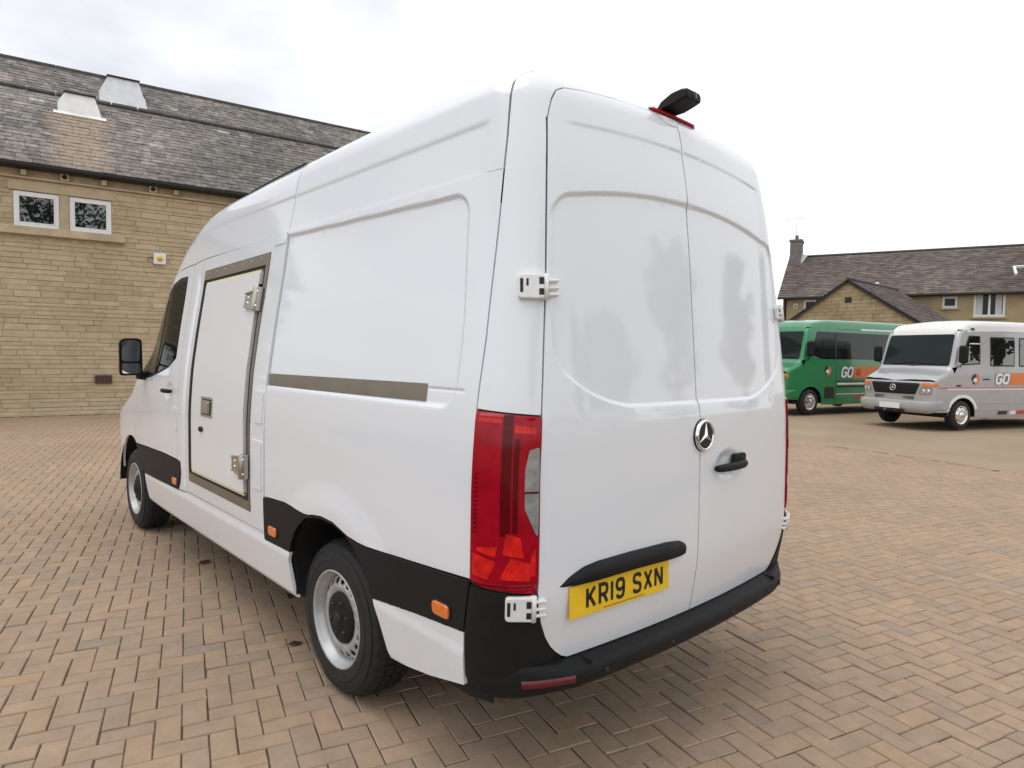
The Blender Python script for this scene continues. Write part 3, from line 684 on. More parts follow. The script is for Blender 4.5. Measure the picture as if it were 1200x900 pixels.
rdl = [(-x, z) for x, z in door_loop(.0085, 0)]
rdl = [(max(x, -.0085) if abs(x) < .05 else x, z) for x, z in rdl]
rd = patch('rear_door', VB, vR, rdl, MT['white'], van, .03, dR, fine=5)
def rear_frame(x, z, off=0.0):
    P = vR(np.array([float(x)]), np.array([float(z)])); n = Vector(VB.nrm(P)[:, 0]); p = Vector(P[:, 0])
    U = Vector((1, 0, 0)); U = (U-n*U.dot(n)).normalized(); V = n.cross(U); V = V if V.z > 0 else -V
    return p+n*off, U, V, n
# rear door hinges (white castings across the shut line)
def rear_hinge(z, mir):
    xd = door_x(z); p = surf_rear(-(xd+.0), z); th = th_of(p.x, p.y)
    a = VB.corner()(np.array([th-.42]), np.array([z]))[:, 0]; c_ = Vector(a); n = (Vector(VB.nrm(a.reshape(3, 1))[:, 0])).normalized()
    n2 = Vector(VB.nrm(np.array([[p.x], [p.y], [p.z]]))[:, 0])
    n = (n*.6+n2*.4).normalized()
    U = (p-c_); U = (U-n*U.dot(n)).normalized(); V = U.cross(n); V = V if V.z > 0 else -V
    O = c_+(p-c_)*.52
    fr = (O, U*.92, V*.88, n)
    b = MB(); b.prism(rpoly([(-.048, -.046), (.044, -.046), (.044, .046), (-.048, .046)], [.016, .006, .006, .016], 4), fr, -.014, .028)
    h = b.build('door_hinge', MT['hingew'], van, bevel=.005)
    slots = []
    for q, d1 in (([(-.041, -.024), (-.030, -.024), (-.030, .028), (-.041, .028)], .0290), ([(-.019, .0), (-.011, .0), (-.011, .028), (-.019, .028)], .0288), ([(.026, .007), (.0435, .007), (.0435, .033), (.026, .033)], .0290), ([(.026, -.033), (.0435, -.033), (.0435, -.009), (.026, -.009)], .0290)):
        b = MB(); b.prism(rpoly(q, .002, 2), fr, .0278, d1); slots.append(b.build('hinge_slot', MT['gasket'], h))
    b = MB()
    U2 = Vector((1, 0, 0)); U2 = (U2-n2*U2.dot(n2)).normalized(); P0 = O+U*.028+n*.012
    for dz in (.022, -.006, -.030):
        b.box(P0+U2*.034+n2*.002+V*dz*.9, (.062, .011, .020), rot_to(U2, V, n2), ch=.004)
    b.box(P0+U2*.046-n2*.010+V*(-.002), (.036, .062, .020), rot_to(U2, V, n2), ch=.006)
    h3 = b.build('hinge_arm', MT['hingew'], h)
    b = MB(); b.lathe([(0, .043), (.010, .043), (.010, -.043), (0, -.043)], O+U*.047+n*.016, V, 12); h4 = b.build('hinge_pin', MT['hingew'], h)
    if mir:
        for o in [h, h3, h4] + slots:
            for v in o.data.vertices: v.co.x = -v.co.x
            o.data.flip_normals()
for mir in (False, True):
    for z in (.757, 1.787): rear_hinge(z, mir)
# number plate garnish
def strip_on(pts_top, pts_bot, off): pass
gx = np.linspace(-.772, -.095, 40); rows = []
for x in gx:
    t = (x+.772)/.677
    ztp = float(np.interp(t, [0, .06, .15, .25, .5, .80, .92, .97, 1], [.806, .832, .854, .863, .867, .865, .857, .842, .822]))
    zbt = float(np.interp(t, [0, .10, .5, .9, .98, 1], [.803, .801, .806, .800, .805, .818])); dp = float(np.interp(t, [0, .08, .2, .8, .95, 1], [.0, .018, .032, .032, .022, .0]))
    O, U, V, N = rear_frame(x, .83); y0 = O.y
    rows.append([Vector((x, y0-.0+.004, ztp)), Vector((x, y0-dp*.55, ztp-.002)), Vector((x, y0-dp*.95, ztp-.016*min(1, dp/.02))), Vector((x, y0-dp, (ztp*.45+zbt*.55))), Vector((x, y0-dp*.92, zbt+.004)), Vector((x, y0-dp*.6, zbt-.001)), Vector((x, y0+.02, zbt))])
MB().grid(rows).build('grab_handle', MT['plastic'], ld)
# number plate: KR19 SXN
O, U, V, N = rear_frame(-.476, .740, -.001)
U = Vector((1, -.062, 0)).normalized(); N = Vector((-.062, -1, .02)).normalized(); V = N.cross(U)*1; V = V if V.z > 0 else -V
U = (U-N*U.dot(N)).normalized(); V = (V-N*V.dot(N)).normalized(); O = O+N*.004
pl = MB().prism(rpoly([(-.26, -.0555), (.26, -.0555), (.26, .0555), (-.26, .0555)], .007, 4), (O, U, V, N), -.004, .003).build('number_plate', MT['plate'], van, bevel=.0012)
GLY = {'K': [[(0, 0), (0, 1)], [(1, 1), (0, .40)], [(.30, .58), (1, 0)]], 'R': [[(0, 0), (0, 1), (.62, 1), (.9, .93), (1, .78), (1, .68), (.9, .53), (.62, .46), (0, .46)], [(.55, .46), (1, 0)]],
       '1': [[(.5, 0), (.5, 1)]], '9': [[(.98, .62), (.86, .49), (.5, .42), (.14, .50), (0, .66), (0, .80), (.14, .95), (.5, 1), (.86, .95), (1, .80), (1, .30), (.88, .08), (.5, 0), (.15, .07), (.03, .20)]],
       'S': [[(1, .80), (.88, .95), (.5, 1), (.12, .95), (0, .80), (0, .68), (.14, .57), (.86, .44), (1, .32), (1, .18), (.88, .05), (.5, 0), (.12, .05), (0, .20)]],
       'X': [[(0, 0), (1, 1)], [(0, 1), (1, 0)]], 'N': [[(0, 0), (0, 1)], [(0, 1), (1, 0)], [(1, 0), (1, 1)]], 'G': [[(1, .78), (.85, .95), (.5, 1), (.15, .95), (0, .78), (0, .22), (.15, .05), (.5, 0), (.85, .05), (1, .22), (1, .45), (.55, .45)]],
       'O': [[(.5, 1), (.15, .95), (0, .78), (0, .22), (.15, .05), (.5, 0), (.85, .05), (1, .22), (1, .78), (.85, .95), (.5, 1)]]}
def stroke(b, pts, w, fr, h, mi=0):
    """a flat-ended thick polyline as a thin solid on frame fr"""
    P = [Vector((*p, 0)) for p in pts]; n = len(P); Lf, Rt = [], []; closed = (P[0]-P[-1]).length < 1e-6
    for i in range(n):
        a = (P[i]-P[i-1]).normalized() if i > 0 else ((P[-1]-P[-2]).normalized() if closed else None)
        c = (P[i+1]-P[i]).normalized() if i < n-1 else ((P[1]-P[0]).normalized() if closed else None)
        if a is None: a = c
        if c is None: c = a
        t = (a+c); t = t.normalized() if t.length > .2 else a; nn = Vector((-t.y, t.x, 0)); k = min(1.5, 1/max(.3, nn.dot(Vector((-a.y, a.x, 0)))))
        Lf.append(P[i]+nn*w/2*k); Rt.append(P[i]-nn*w/2*k)
    O, U, V, N = fr; tr = lambda q, d: O+U*q.x+V*q.y+N*d
    vs = [tr(q, h) for q in Lf]+[tr(q, h) for q in Rt]+[tr(q, 0) for q in Lf]+[tr(q, 0) for q in Rt]
    fs = []
    for i in range(n-1):
        fs += [(i, i+1, n+i+1, n+i), (2*n+i, 3*n+i, 3*n+i+1, 2*n+i+1), (i, 2*n+i, 2*n+i+1, i+1), (n+i, n+i+1, 3*n+i+1, 3*n+i)]
    fs += [(0, n, 3*n, 2*n), (n-1, 3*n-1, 4*n-1, 2*n-1)]
    b.add(vs, fs, False, mi)
def glyphs(b, text, x0, y0, w, hgt, gap, sw, fr, h, slant=0.0, narrow1=.28, space=.6):
    x = x0
    for ch in text:
        if ch == ' ': x += w*space; continue
        cw = w*narrow1 if ch == '1' else w
        for s in GLY[ch]:
            pts = []
            for p in s:
                px = (x+sw/2+(p[0] if ch != '1' else .5)*(cw-sw)); py = y0+sw/2+p[1]*(hgt-sw); pts.append((px+slant*(py-y0), py))
            # extend the open ends to the full height
            stroke(b, pts, sw, fr, h)
        x += cw+gap
    return x
xg = -.186
for chh in 'KR19 SXN':
    b = MB(); x2 = glyphs(b, chh, xg, -.036, .050, .079, .011, .0135, (O+N*.003, U, V, N), .0006)
    if b.v: b.build('plate_letter', MT['letter'], pl, recalc=False)
    xg = x2 if chh != ' ' else x2
b = MB(); stroke(b, [(-.10, -.047), (.12, -.047)], .0022, (O+N*.003, U, V, N), .0005); b.build('plate_line', MT['letter'], pl, recalc=False)
# round badge with a three-pointed star
O, U, V, N = rear_frame(.004, 1.257, -.002)
bd = MB().lathe([(0, .018), (.045, .017), (.060, .013), (.066, .004), (.066, -.004)], O, N, 48).build('badge', MT['gasket'], van)
MB().lathe([(.052, .0165), (.054, .021), (.059, .022), (.063, .017), (.064, .010)], O, N, 48).build('badge_ring', MT['chrome'], bd)
b = MB()
for k in range(3):
    a = PI/2+k*2*PI/3; D = U*math.cos(a)+V*math.sin(a); E_ = U*-math.sin(a)+V*math.cos(a)
    tip = O+D*.055+N*.019; c0 = O+N*.027; l = O+(U*math.cos(a+PI/3)+V*math.sin(a+PI/3))*.0095+N*.018; r = O+(U*math.cos(a-PI/3)+V*math.sin(a-PI/3))*.0095+N*.018
    b.add([tip, c0, l, r], [(0, 1, 2), (0, 3, 1)])
b.build('badge_star', MT['chrome'], bd)
# rear door handle
O, U, V, N = rear_frame(.215, 1.118, -.004); U = (U+V*.0).normalized()
hd_ = MB(); prof = []
for t in np.linspace(-1, 1, 22):
    wz = .0165*(1-.25*abs(t)**8)+.003*(t+1)*.5; zc = .004+.010*(1-t*t); out = .020+.012*(1-t*t)
    c0 = O+U*(t*.122)+V*(-.006)+N*out; prof.append([c0+V*(math.cos(q)*wz)+N*(math.sin(q)*.013) for q in [2*PI*k/12 for k in range(12)]])
hd_.grid(prof, closed=True); hd_.add(prof[0], [list(range(12))]); hd_.add(prof[-1], [list(range(12))]); hd_ = hd_.build('door_handle', MT['plastic'], van)
b = MB(); b.prism(rpoly([(.03, -.012), (.135, -.012), (.135, .040), (.04, .040)], .018, 5), (O, U, V, N), -.004, .018); b.build('handle_base', MT['plastic'], hd_, bevel=.004)
b = MB(); b.lathe([(0, .0195), (.008, .0195), (.0085, .017)], O+U*.105+V*.020, N, 14); b.build('lock_barrel', MT['gasket'], hd_)
# --- bumper beam, growing out of the corner mouldings
def bump_k(P): return float(sst(1.0, .0, np.array((abs(P.x)-.66)/.295)))
def bump_pts(side_):
    out = []
    for th in np.linspace(.42, 1.36, 16):
        P = Vector(VB.corner()(np.array([th]), np.array([.50]))[:, 0]); out.append(Vector((P.x*side_*-1, P.y, P.z)))
    return out
cor = bump_pts(-1); path = cor + [surf_rear(x, .50) for x in np.linspace(cor[-1].x+.03, -cor[-1].x-.03, 30)] + [Vector((-p.x, p.y, p.z)) for p in cor[::-1]]
def hor_n(P):
    n = Vector(VB.nrm(np.array([[P.x], [P.y], [P.z]]))[:, 0]); n.z = 0; return n.normalized()
rows = []
for P in path:
    n = hor_n(P); k = bump_k(P); up = .537+.016*(1-k)
    sec = [(-.03, up), (.014*k+.0045, up-.001), (.046*k+.005, up-.006*k-.002), (.060*k+.006, .522), (.068*k+.006, .505), (.066*k+.006, .478), (.052*k+.003, .452), (.02*k-.006, .438), (-.06, .434)]
    rows.append([Vector((P.x, P.y, 0))+n*d+Vector((0, 0, z)) for d, z in sec])
bump = MB().grid(rows).build('bumper', MT['plastic'], van)
for sx in (-1, 1):     # step pads with their joints
    P = surf_rear(sx*.66, .50)
    MB().box((sx*.655, P.y-.030, .531), (.004, .085, .016), ch=.001).build('bumper_joint', MT['black'], bump)
for x in (-.58, -.22, .22, .58):
    P = surf_rear(x, .50); n = Vector((-.0, -1, 0)); MB().lathe([(0, .0765), (.008, .0765), (.010, .073), (.010, .06)], Vector((P.x, P.y, .486)), (x*.12, -1, 0), 14).build('parking_sensor', MT['gasket'], bump)
for sx in (-1, 1):
    pts = []
    for t in np.linspace(0, 1, 10):
        x = -.885+.165*t; P = surf_rear(x, .50); n = hor_n(P); k = bump_k(P)
        pts.append([Vector((P.x, P.y, 0))+n*(d+.067*k)+Vector((0, 0, z)) for d, z in ((.003, .505), (.011, .502), (.011, .480), (.003, .477))])
    b = MB().grid(pts)
    if sx > 0: b.v = [(-p[0], p[1], p[2]) for p in b.v]
    b.build('bumper_reflector', MT['reflector'], bump)
# --- brake lamp and rear view camera on the roof edge
O = Vector(VB.sph(O_s)(np.array([0.0]), np.array([ae((0, .182, 2.56))[1]]))[:, 0])
rows = []
for x in np.linspace(-.165, .165, 24):
    el = ae((0, .178, 2.562))[1]; 
    P = VB.rear(near=.6)(np.array([x]), np.array([2.553-.03*(x/.5)**2]))[:, 0]; k = min(1, (1-abs(x/.165))*6)
    P = Vector(P); rows.append([P+Vector((0, .004, -.006)), P+Vector((0, -.014*k, -.003)), P+Vector((0, -.016*k, .005)), P+Vector((0, .0, .016*k)), P+Vector((0, .045, .026*k))])
bl = MB().grid(rows).build('high_brake_lamp', MT['red'], van)
cb = MB(); w0, w1 = .068, .055
rows = []
for (y, zl, zh, w) in ((.245, 2.575, 2.602, .045), (.20, 2.572, 2.640, .062), (.14, 2.578, 2.668, .068), (.085, 2.596, 2.676, .068), (.055, 2.606, 2.670, .064), (.048, 2.616, 2.660, .056)):
    rows.append([Vector((x_*w*.85-.012, .215+(y-.245)*.80, 2.574+(zc_-2.575)*.62)) for x_, zc_ in ((-1, zl+.012), (-.8, zl), (.8, zl), (1, zl+.012), (1, zh-.014), (.78, zh), (-.78, zh), (-1, zh-.014))])
cb.grid(rows, closed=True, smooth=False); cb.add(rows[0], [list(range(8))]); cb.add(rows[-1], [list(range(8))])
cmo = cb.build('rear_camera', MT['plastic'], van, bevel=.006)
MB().lathe([(0, .004), (.014, .003), (.018, 0)], Vector((-.012, .0575, 2.610)), (0, -1, -.3), 16).build('camera_lens', MT['glass'], cmo)
P = surf_rear(-.055, 2.512)
rows = [[surf_rear(-.055+.062*q*math.cos(t), 2.535+.036*q*math.sin(t)) + Vector((0, -.0065*(1-q**4)-.0008, 0)) for t in [PI+PI*k/16 for k in range(17)]] for q in (1.0, .9, .75, .4, .05)]
MB().grid(rows).build('brake_lamp_cover', MT['hingew'], van)
# --- wheels
def wheel(x, y, sg, front=False):
    """sg = -1 left: outer face towards -x"""
    A = Vector((sg, 0, 0)); O = Vector((x, y, .352)); WD = .225
    b = MB(); b.lathe([(.215, -.005), (.222, .006), (.232, .008), (.262, .010), (.300, .006), (.328, -.008), (.343, -.026), (.349, -.045), (.350, -.18), (.343, -.200), (.30, -.222), (.22, -.21)], O, A, 72)
    t = b.build('wheel', MT['rubber'], van)
    b = MB()
    nb = 64
    for k in range(nb):      # tread blocks on the shoulder and crown
        a0 = 2*PI*k/nb; a1 = a0+2*PI/nb*.62
        for (h0, h1, r0, r1) in ((-.016, -.052, .3385, .3535), (-.062, -.098, .3535, .3545), (-.106, -.142, .3545, .3545), (-.150, -.186, .3545, .3535)):
            sk = .02*(1 if k % 2 else -1) if h0 < -.05 else 0
            def pt(a, h, rr): X = A.orthogonal().normalized(); Y = A.cross(X); return O+A*h+(X*math.cos(a)+Y*math.sin(a))*rr
            vs = [pt(a0, h0, r0), pt(a1, h0, r0), pt(a1+sk, h1, r1), pt(a0+sk, h1, r1), pt(a0, h0-.004, r0-.012), pt(a1, h0-.004, r0-.012), pt(a1+sk, h1, r1-.012), pt(a0+sk, h1, r1-.012)]
            b.add(vs, [(0, 1, 2, 3), (0, 4, 5, 1), (1, 5, 6, 2), (2, 6, 7, 3), (3, 7, 4, 0)])
    b.build('tyre_tread', MT['rubber'], t)
    b = MB(); b.lathe([(.262, .0105), (.264, .0125), (.268, .0125), (.270, .0098)], O, A, 72); b.lathe([(.307, .0050), (.309, .0066), (.314, .0056), (.316, .0026)], O, A, 72); b.build('sidewall_ring', MT['rubber'], t)
    b = MB(); b.lathe([(.222, -.004), (.2235, .004), (.220, .009), (.213, .008), (.208, -.004), (.203, -.016), (.196, -.022), (.192, -.040), (.189, -.060), (.188, -.075)], O, A, 72)
    rm = b.build('rim', MT['rim'], t)
    # pierced disc
    ring = lambda rr, n: [(rr*math.cos(2*PI*i/n), rr*math.sin(2*PI*i/n)) for i in range(n)]
    holes = []
    for k in range(20):
        a = 2*PI*(k+.5)/20; c, s = math.cos(a), math.sin(a)
        holes.append([((.1655+.0145*math.cos(q))*c-.0155*math.sin(q)*s, (.1655+.0145*math.cos(q))*s+.0155*math.sin(q)*c) for q in [2*PI*j/10 for j in range(10)]])
    V2, T2 = tri_mesh([ring(.190, 60), ring(.085, 40)]+holes, .016)
    X = A.orthogonal().normalized(); Y = A.cross(X)
    def hh(rr): return float(np.interp(rr, [.085, .110, .122, .148, .172, .190], [-.034, -.030, -.016, -.013, -.026, -.040]))-.006
    vs = [O+A*hh(math.hypot(*p))+X*float(p[0])+Y*float(p[1]) for p in V2]; n = len(vs); vs2 = [v-A*.006 for v in vs]
    cnt = {}
    for tt in T2.tolist():
        for i in range(3): cnt.setdefault((min(tt[i], tt[(i+1) % 3]), max(tt[i], tt[(i+1) % 3])), []).append((tt[i], tt[(i+1) % 3]))
    be = [q[0] for q in cnt.values() if len(q) == 1]
    b = MB(); b.add(vs, T2.tolist(), True); b.add(vs+vs2, [(j, i, n+i, n+j) for i, j in be])
    b.build('wheel_disc', MT['rim'], t)
    b = MB(); b.lathe([(0, -.002 if not front else .012), (.040, -.004 if not front else .010), (.066, -.008), (.098, -.011), (.114, -.017), (.117, -.034)], O, A, 40)
    cp = b.build('hub_cap', MT['plastic'], t)
    b = MB(); b.lathe([(0, .004), (.026, .003), (.030, -.003)], O, A, 24)
    for k in range(6):
        a = 2*PI*k/6; b.lathe([(0, -.002), (.010, -.003), (.012, -.014)], O+(X*math.cos(a)+Y*math.sin(a))*.074, A, 10)
    b.build('hub_nuts', MT['gasket'], t)
    b = MB(); b.lathe([(.188, -.07), (.186, -.20), (0, -.20)], O, A, 40); b.lathe([(.0, -.075), (.15, -.075), (.15, -.12)], O, A, 32); b.build('brake_drum', MT['black'], t)
for sg in (-1, 1):
    wheel(sg*.935, 1.258, sg); wheel(sg*.935, 4.925, sg, True)
# --- arch liners, underbody, mud flaps
for sg in (-1, 1):
    for (arch, x0, nm) in ((ARCH_R, .975, 'r'), ([p for p in ARCH_F], .95, 'f')):
        rows = [[Vector((sg*xx, y+(y-(1.2 if nm == 'r' else 4.928))*.02, z+.012)) for y, z in arch] for xx in (x0, .55)]
        MB().grid(rows).build('arch_liner', MT['black'], van)
ub = MB()
ub.box((0, .40, .50), (1.40, .50, .08), ch=.02); ub.box((0, 2.95, .42), (1.84, 2.6, .08), ch=.02); ub.box((0, 1.2, .55), (1.1, 1.1, .08)); ub.box((0, 5.2, .36), (1.1, .9, .14)); ub.box((-.3, 2.9, .33), (.5, 1.6, .10), ch=.03)
ub.tube([(-.8, 1.258, .36), (.8, 1.258, .36)], .06, 12); ub.lathe([(0, .16), (.12, .12), (.15, 0), (.12, -.12), (0, -.16)], (0, 1.258, .36), (0, 1, 0), 20)
for sx in (-1, 1): ub.box((sx*.52, 1.25, .42), (.08, 1.3, .05))
ub.lathe([(0, .10), (.30, .10), (.345, .05), (.345, -.05), (.30, -.10), (0, -.10)], (0, .70, .40), (0, 0, 1), 28); ub.box((-.55, 2.6, .34), (.35, 1.3, .14), ch=.04); ub.tube([(.35, .5, .38), (.35, 2.4, .36)], .09, 10)
ub.build('underbody', MT['black'], van)
# --- door mirror
def mirror(sg):
    O = Vector((sg*1.085, 4.36, 1.50)); U = Vector((1, .06*-sg, 0)).normalized(); N = Vector((sg*.10, -1, .03)).normalized(); V = N.cross(U); V = V if V.z > 0 else -V
    rows = []
    outl = lambda k: rpoly([(-.105*k, -.19*k), (.105*k, -.19*k), (.100*k, .17*k), (.06*k, .19*k), (-.07*k, .185*k), (-.105*k, .15*k)], [.03*k, .03*k, .04*k, .04*k, .05*k, .05*k], 4)
    for k, d in ((.90, .012), (.97, .016), (1.0, .010), (1.0, -.02), (.96, -.06), (.80, -.10), (.45, -.125)): k *= .78; rows.append([O+U*p[0]*(1 if sg < 0 else -1)+V*p[1]+N*d for p in outl(k)])
    b = MB().grid(rows, closed=True); b.add(rows[-1], [list(range(len(rows[0])))]); b.add([p-N*.004 for p in rows[0]], [list(range(len(rows[0])))])
    h = b.build('door_mirror', MT['plastic'], van)
    f = (O, U*(.78 if sg < 0 else -.78), V*.80, N)
    b = MB().prism(rpoly([(-.082, -.045), (.082, -.045), (.080, .145), (.045, .165), (-.055, .160), (-.082, .13)], .03, 4), f, .002, .013); b.build('mirror_glass', MT['mirrorg'], h)
    b = MB().prism(rpoly([(-.082, -.165), (.082, -.165), (.082, -.065), (-.082, -.065)], .025, 4), f, .002, .013); b.build('mirror_glass', MT['mirrorg'], h)
    b = MB().prism(rpoly([(-.112, -.15), (-.085, -.16), (-.085, -.06), (-.112, -.06)], .012, 4), f, -.05, .004); b.build('indicator', MT['orange'], h)
    b = MB().tube([O-U*(sg*.0)+Vector((-sg*.06, .06, -.15)), O+Vector((-sg*.16, .09, -.15))], [.030, .045], 10); b.build('mirror_arm', MT['plastic'], h)
mirror(-1); mirror(1)

# ================================================================== ground
gm, gt, gb = new_mat('worn_tan_tarmac'); setp(gb, rough=.9, spec=.2)
def tarmac_nodes(t, b, c0, c1, c2):
    N = t.nodes.new; K = t.links.new; g = N('ShaderNodeNewGeometry')
    n1 = N('ShaderNodeTexNoise'); n1.inputs['Scale'].default_value = .35; n1.inputs['Detail'].default_value = 7; n1.inputs['Roughness'].default_value = .6; K(g.outputs['Position'], n1.inputs['Vector'])
    r = N('ShaderNodeValToRGB'); r.color_ramp.elements[0].position = .32; r.color_ramp.elements[1].position = .68; r.color_ramp.elements[0].color = (*c0, 1); r.color_ramp.elements[1].color = (*c1, 1); K(n1.outputs['Fac'], r.inputs['Fac'])
    n2 = N('ShaderNodeTexNoise'); n2.inputs['Scale'].default_value = 90; n2.inputs['Detail'].default_value = 4; K(g.outputs['Position'], n2.inputs['Vector'])
    mr = N('ShaderNodeMapRange'); mr.inputs['To Min'].default_value = .7; mr.inputs['To Max'].default_value = 1.3; K(n2.outputs['Fac'], mr.inputs['Value'])
    vm = N('ShaderNodeVectorMath'); vm.operation = 'SCALE'; K(r.outputs['Color'], vm.inputs[0]); K(mr.outputs[0], vm.inputs['Scale']); K(vm.outputs[0], b.inputs['Base Color'])
    bp = N('ShaderNodeBump'); bp.inputs['Strength'].default_value = .4; bp.inputs['Distance'].default_value = .006; K(n2.outputs['Fac'], bp.inputs['Height']); K(bp.outputs[0], b.inputs['Normal'])
tarmac_nodes(gt, gb, (.285, .215, .142), (.365, .282, .195), None)
b = MB(); b.add([(-900, -900, -.03), (900, -900, -.03), (900, 900, -.03), (-900, 900, -.03)], [(0, 1, 2, 3)])
tag(b.build('ground', gm), kind='structure')
# herringbone block paving, laid round the van up to the stone building and the tarmac on the right
PA = rad(-16.0); E1 = np.array([math.cos(PA), math.sin(PA)]); E2 = np.array([-math.sin(PA), math.cos(PA)])
ANC = np.array([-1.83, 2.245])
EDGE = [(9.75, 5.3), (9.95, 4.3), (9.95, 3.2), (9.75, 2.2), (9.45, 1.2), (9.02, .1), (8.6, -1.5), (8.1, -4.2)]     # border with the tarmac
edge_x = herm([p[1] for p in EDGE[::-1]] + [8, 11.5, 17], [p[0] for p in EDGE[::-1]] + [9.3, 8.6, 8.0])
BLD0 = np.array([.086, 16.484]); BA = rad(-8.2); BD = np.array([math.cos(BA), math.sin(BA)]); BN = np.array([math.sin(BA), -math.cos(BA)])
sandm = mat('joint_sand', (.085, .066, .050), .95, var=.4, scale=14)
ys = np.linspace(-4.2, 17, 60)
rows = [[Vector((-14, y, -.008)), Vector((float(edge_x(y)), y, -.008))] for y in ys]
b = MB(); b.grid(rows, smooth=False); paving = tag(b.build('paving', sandm), kind='structure')
STP = [(0, (.31, .247, .193)), (.06, (.34, .257, .190)), (.35, (.362, .266, .189)), (.6, (.373, .272, .192)), (.88, (.386, .281, .197)), (.97, (.395, .274, .182)), (1, (.32, .254, .203))]
pav_o = piece_mat('paver_concrete', STP, .92, True, 9, .15, .07, .8, .5, 140); pav_s = piece_mat('paver_concrete_far', STP, .92, False, 9, .15, .07, .8, .5, 140)
def to_px(P):
    d = Vector(P)-CAM_POS; q = d.dot(CD)
    if q < .2: return None
    return (512+d.dot(CR)/q*770.583*1024/1200, 384-d.dot(CU)/q*770.583*1024/1200, q)
cand = []
for i in range(-150, 160):
    for m_ in range(-60, 60):
        for kind in (0, 1):
            ci, cj = i + 4*m_, i
            c = ((ci+1)*.1, (cj+.5)*.1) if kind == 0 else ((ci+2.5)*.1, cj*.1)
            p = ANC + E1*c[0] + E2*(c[1]-.1)
            if p[1] > 16.6 or p[1] < -3.8 or p[0] < -11 or p[0] > 10.5: continue
            cand.append((p[0], p[1], kind))
good = []
for x, y, kind in cand:
    if x > float(edge_x(y))-.10: continue
    if (x-BLD0[0])*BN[0]+(y-BLD0[1])*BN[1] < .06: continue
    q = to_px((x, y, 0))
    if q is None or q[0] < -650 or q[0] > 1650 or q[1] > 1250: continue
    hid = abs(x) < .80 and .35 < y < 5.5
    if abs(x) < .5 and 1.2 < y < 5: continue
    good.append((q[2] if not hid else q[2]+50, x, y, kind, q[0], q[1]))
good.sort()
def paver_geo(w, h, rn):
    """top with chamfered edges; 5 faces above the bed"""
    c = .0036; a, b_ = w/2, h/2; t = .0; s = -.005; d = -.03
    return [(-a+c, -b_+c, t), (a-c, -b_+c, t), (a-c, b_-c, t), (-a+c, b_-c, t), (-a, -b_, s), (a, -b_, s), (a, b_, s), (-a, b_, s), (-a, -b_, d), (a, -b_, d), (a, b_, d), (-a, b_, d)], \
        [(0, 1, 2, 3), (4, 5, 1, 0), (5, 6, 2, 1), (6, 7, 3, 2), (7, 4, 0, 3), (8, 9, 5, 4), (9, 10, 6, 5), (10, 11, 7, 6), (11, 8, 4, 7)]
PW, PH = .1957, .0957
pm = MB(); v_, f_ = paver_geo(PW, PH, random); pm.add(v_, f_); pmesh = None
far = MB(); npart = 0
for dist, x, y, kind, px, py in good:
    ang = PA + (PI/2 if kind else 0) + random.gauss(0, .006); kf = 1 if dist < 4 else .55; zo = random.gauss(0, .0016*kf); tx, ty = random.gauss(0, .006*kf), random.gauss(0, .009*kf)
    x += random.gauss(0, .0008); y += random.gauss(0, .0008)
    if npart < 300 and -20 < px < 1044 and -20 < py < 790:
        if pmesh is None:
            o = pm.build('paver', pav_o, paving); pmesh = o.data
        else:
            o = bpy.data.objects.new('paver', pmesh); link(o, paving)
        o.location = (x, y, zo); o.rotation_euler = (tx, ty, ang); npart += 1
    else:
        R = Matrix.Rotation(ang, 3, 'Z') @ Matrix.Rotation(ty, 3, 'Y') @ Matrix.Rotation(tx, 3, 'X')
        vs = [R @ Vector(p) + Vector((x, y, zo)) for p in v_]
        far.add(vs, f_ if dist < 7 and -40 < px < 1064 else f_[:5], r=random.random())
fo = far.build('pavers', pav_s, paving, recalc=False); fo['kind'] = 'stuff'
# grit and specks of sand scattered on the blocks, moss in some joints
gr_ = random.Random(21); gbm_ = MB(); mo = MB()
for k in range(420):
    d = 1.2+6.5*gr_.random()**1.6; a = rad(gr_.uniform(-6, 86)); x = CAM_POS.x+math.sin(a)*d; y = CAM_POS.y+math.cos(a)*d
    if x > 9 or y > 15 or (abs(x) < 1.0 and .0 < y < 6): continue
    s = gr_.uniform(.0018, .0045); gbm_.add([(x-s, y, .001), (x, y-s, .001), (x+s, y, .001), (x, y+s, .001), (x, y, .001+s)], [(0, 1, 4), (1, 2, 4), (2, 3, 4), (3, 0, 4)])
o = gbm_.build('grit', mat('pale_grit', (.55, .50, .42), .9), paving, recalc=False); o['kind'] = 'stuff'
for k in range(2600):
    i = gr_.randint(-110, 110); j = gr_.randint(-110, 110); t_ = gr_.random(); hor_ = gr_.random() < .5
    c_ = (i*.1+(t_*.1 if hor_ else 0), j*.1+(0 if hor_ else t_*.1)); p = ANC+E1*c_[0]+E2*c_[1]
    if p[0] > 8.6 or p[1] > 13 or p[1] < -1.5: continue
    if math.sin(p[0]*1.7+2)+math.sin(p[1]*1.3)+math.sin(p[0]*.6-p[1]*.9) < .9: continue
    s = gr_.uniform(.004, .010); mo.add([(p[0]-s, p[1], -.006), (p[0], p[1]-s, -.006), (p[0]+s, p[1], -.006), (p[0], p[1]+s, -.006), (p[0], p[1], -.0015)], [(0, 1, 4), (1, 2, 4), (2, 3, 4), (3, 0, 4)])
o = mo.build('joint_moss', mat('moss', (.075, .080, .032), .95, var=.3, scale=40), paving, recalc=False); o['kind'] = 'stuff'
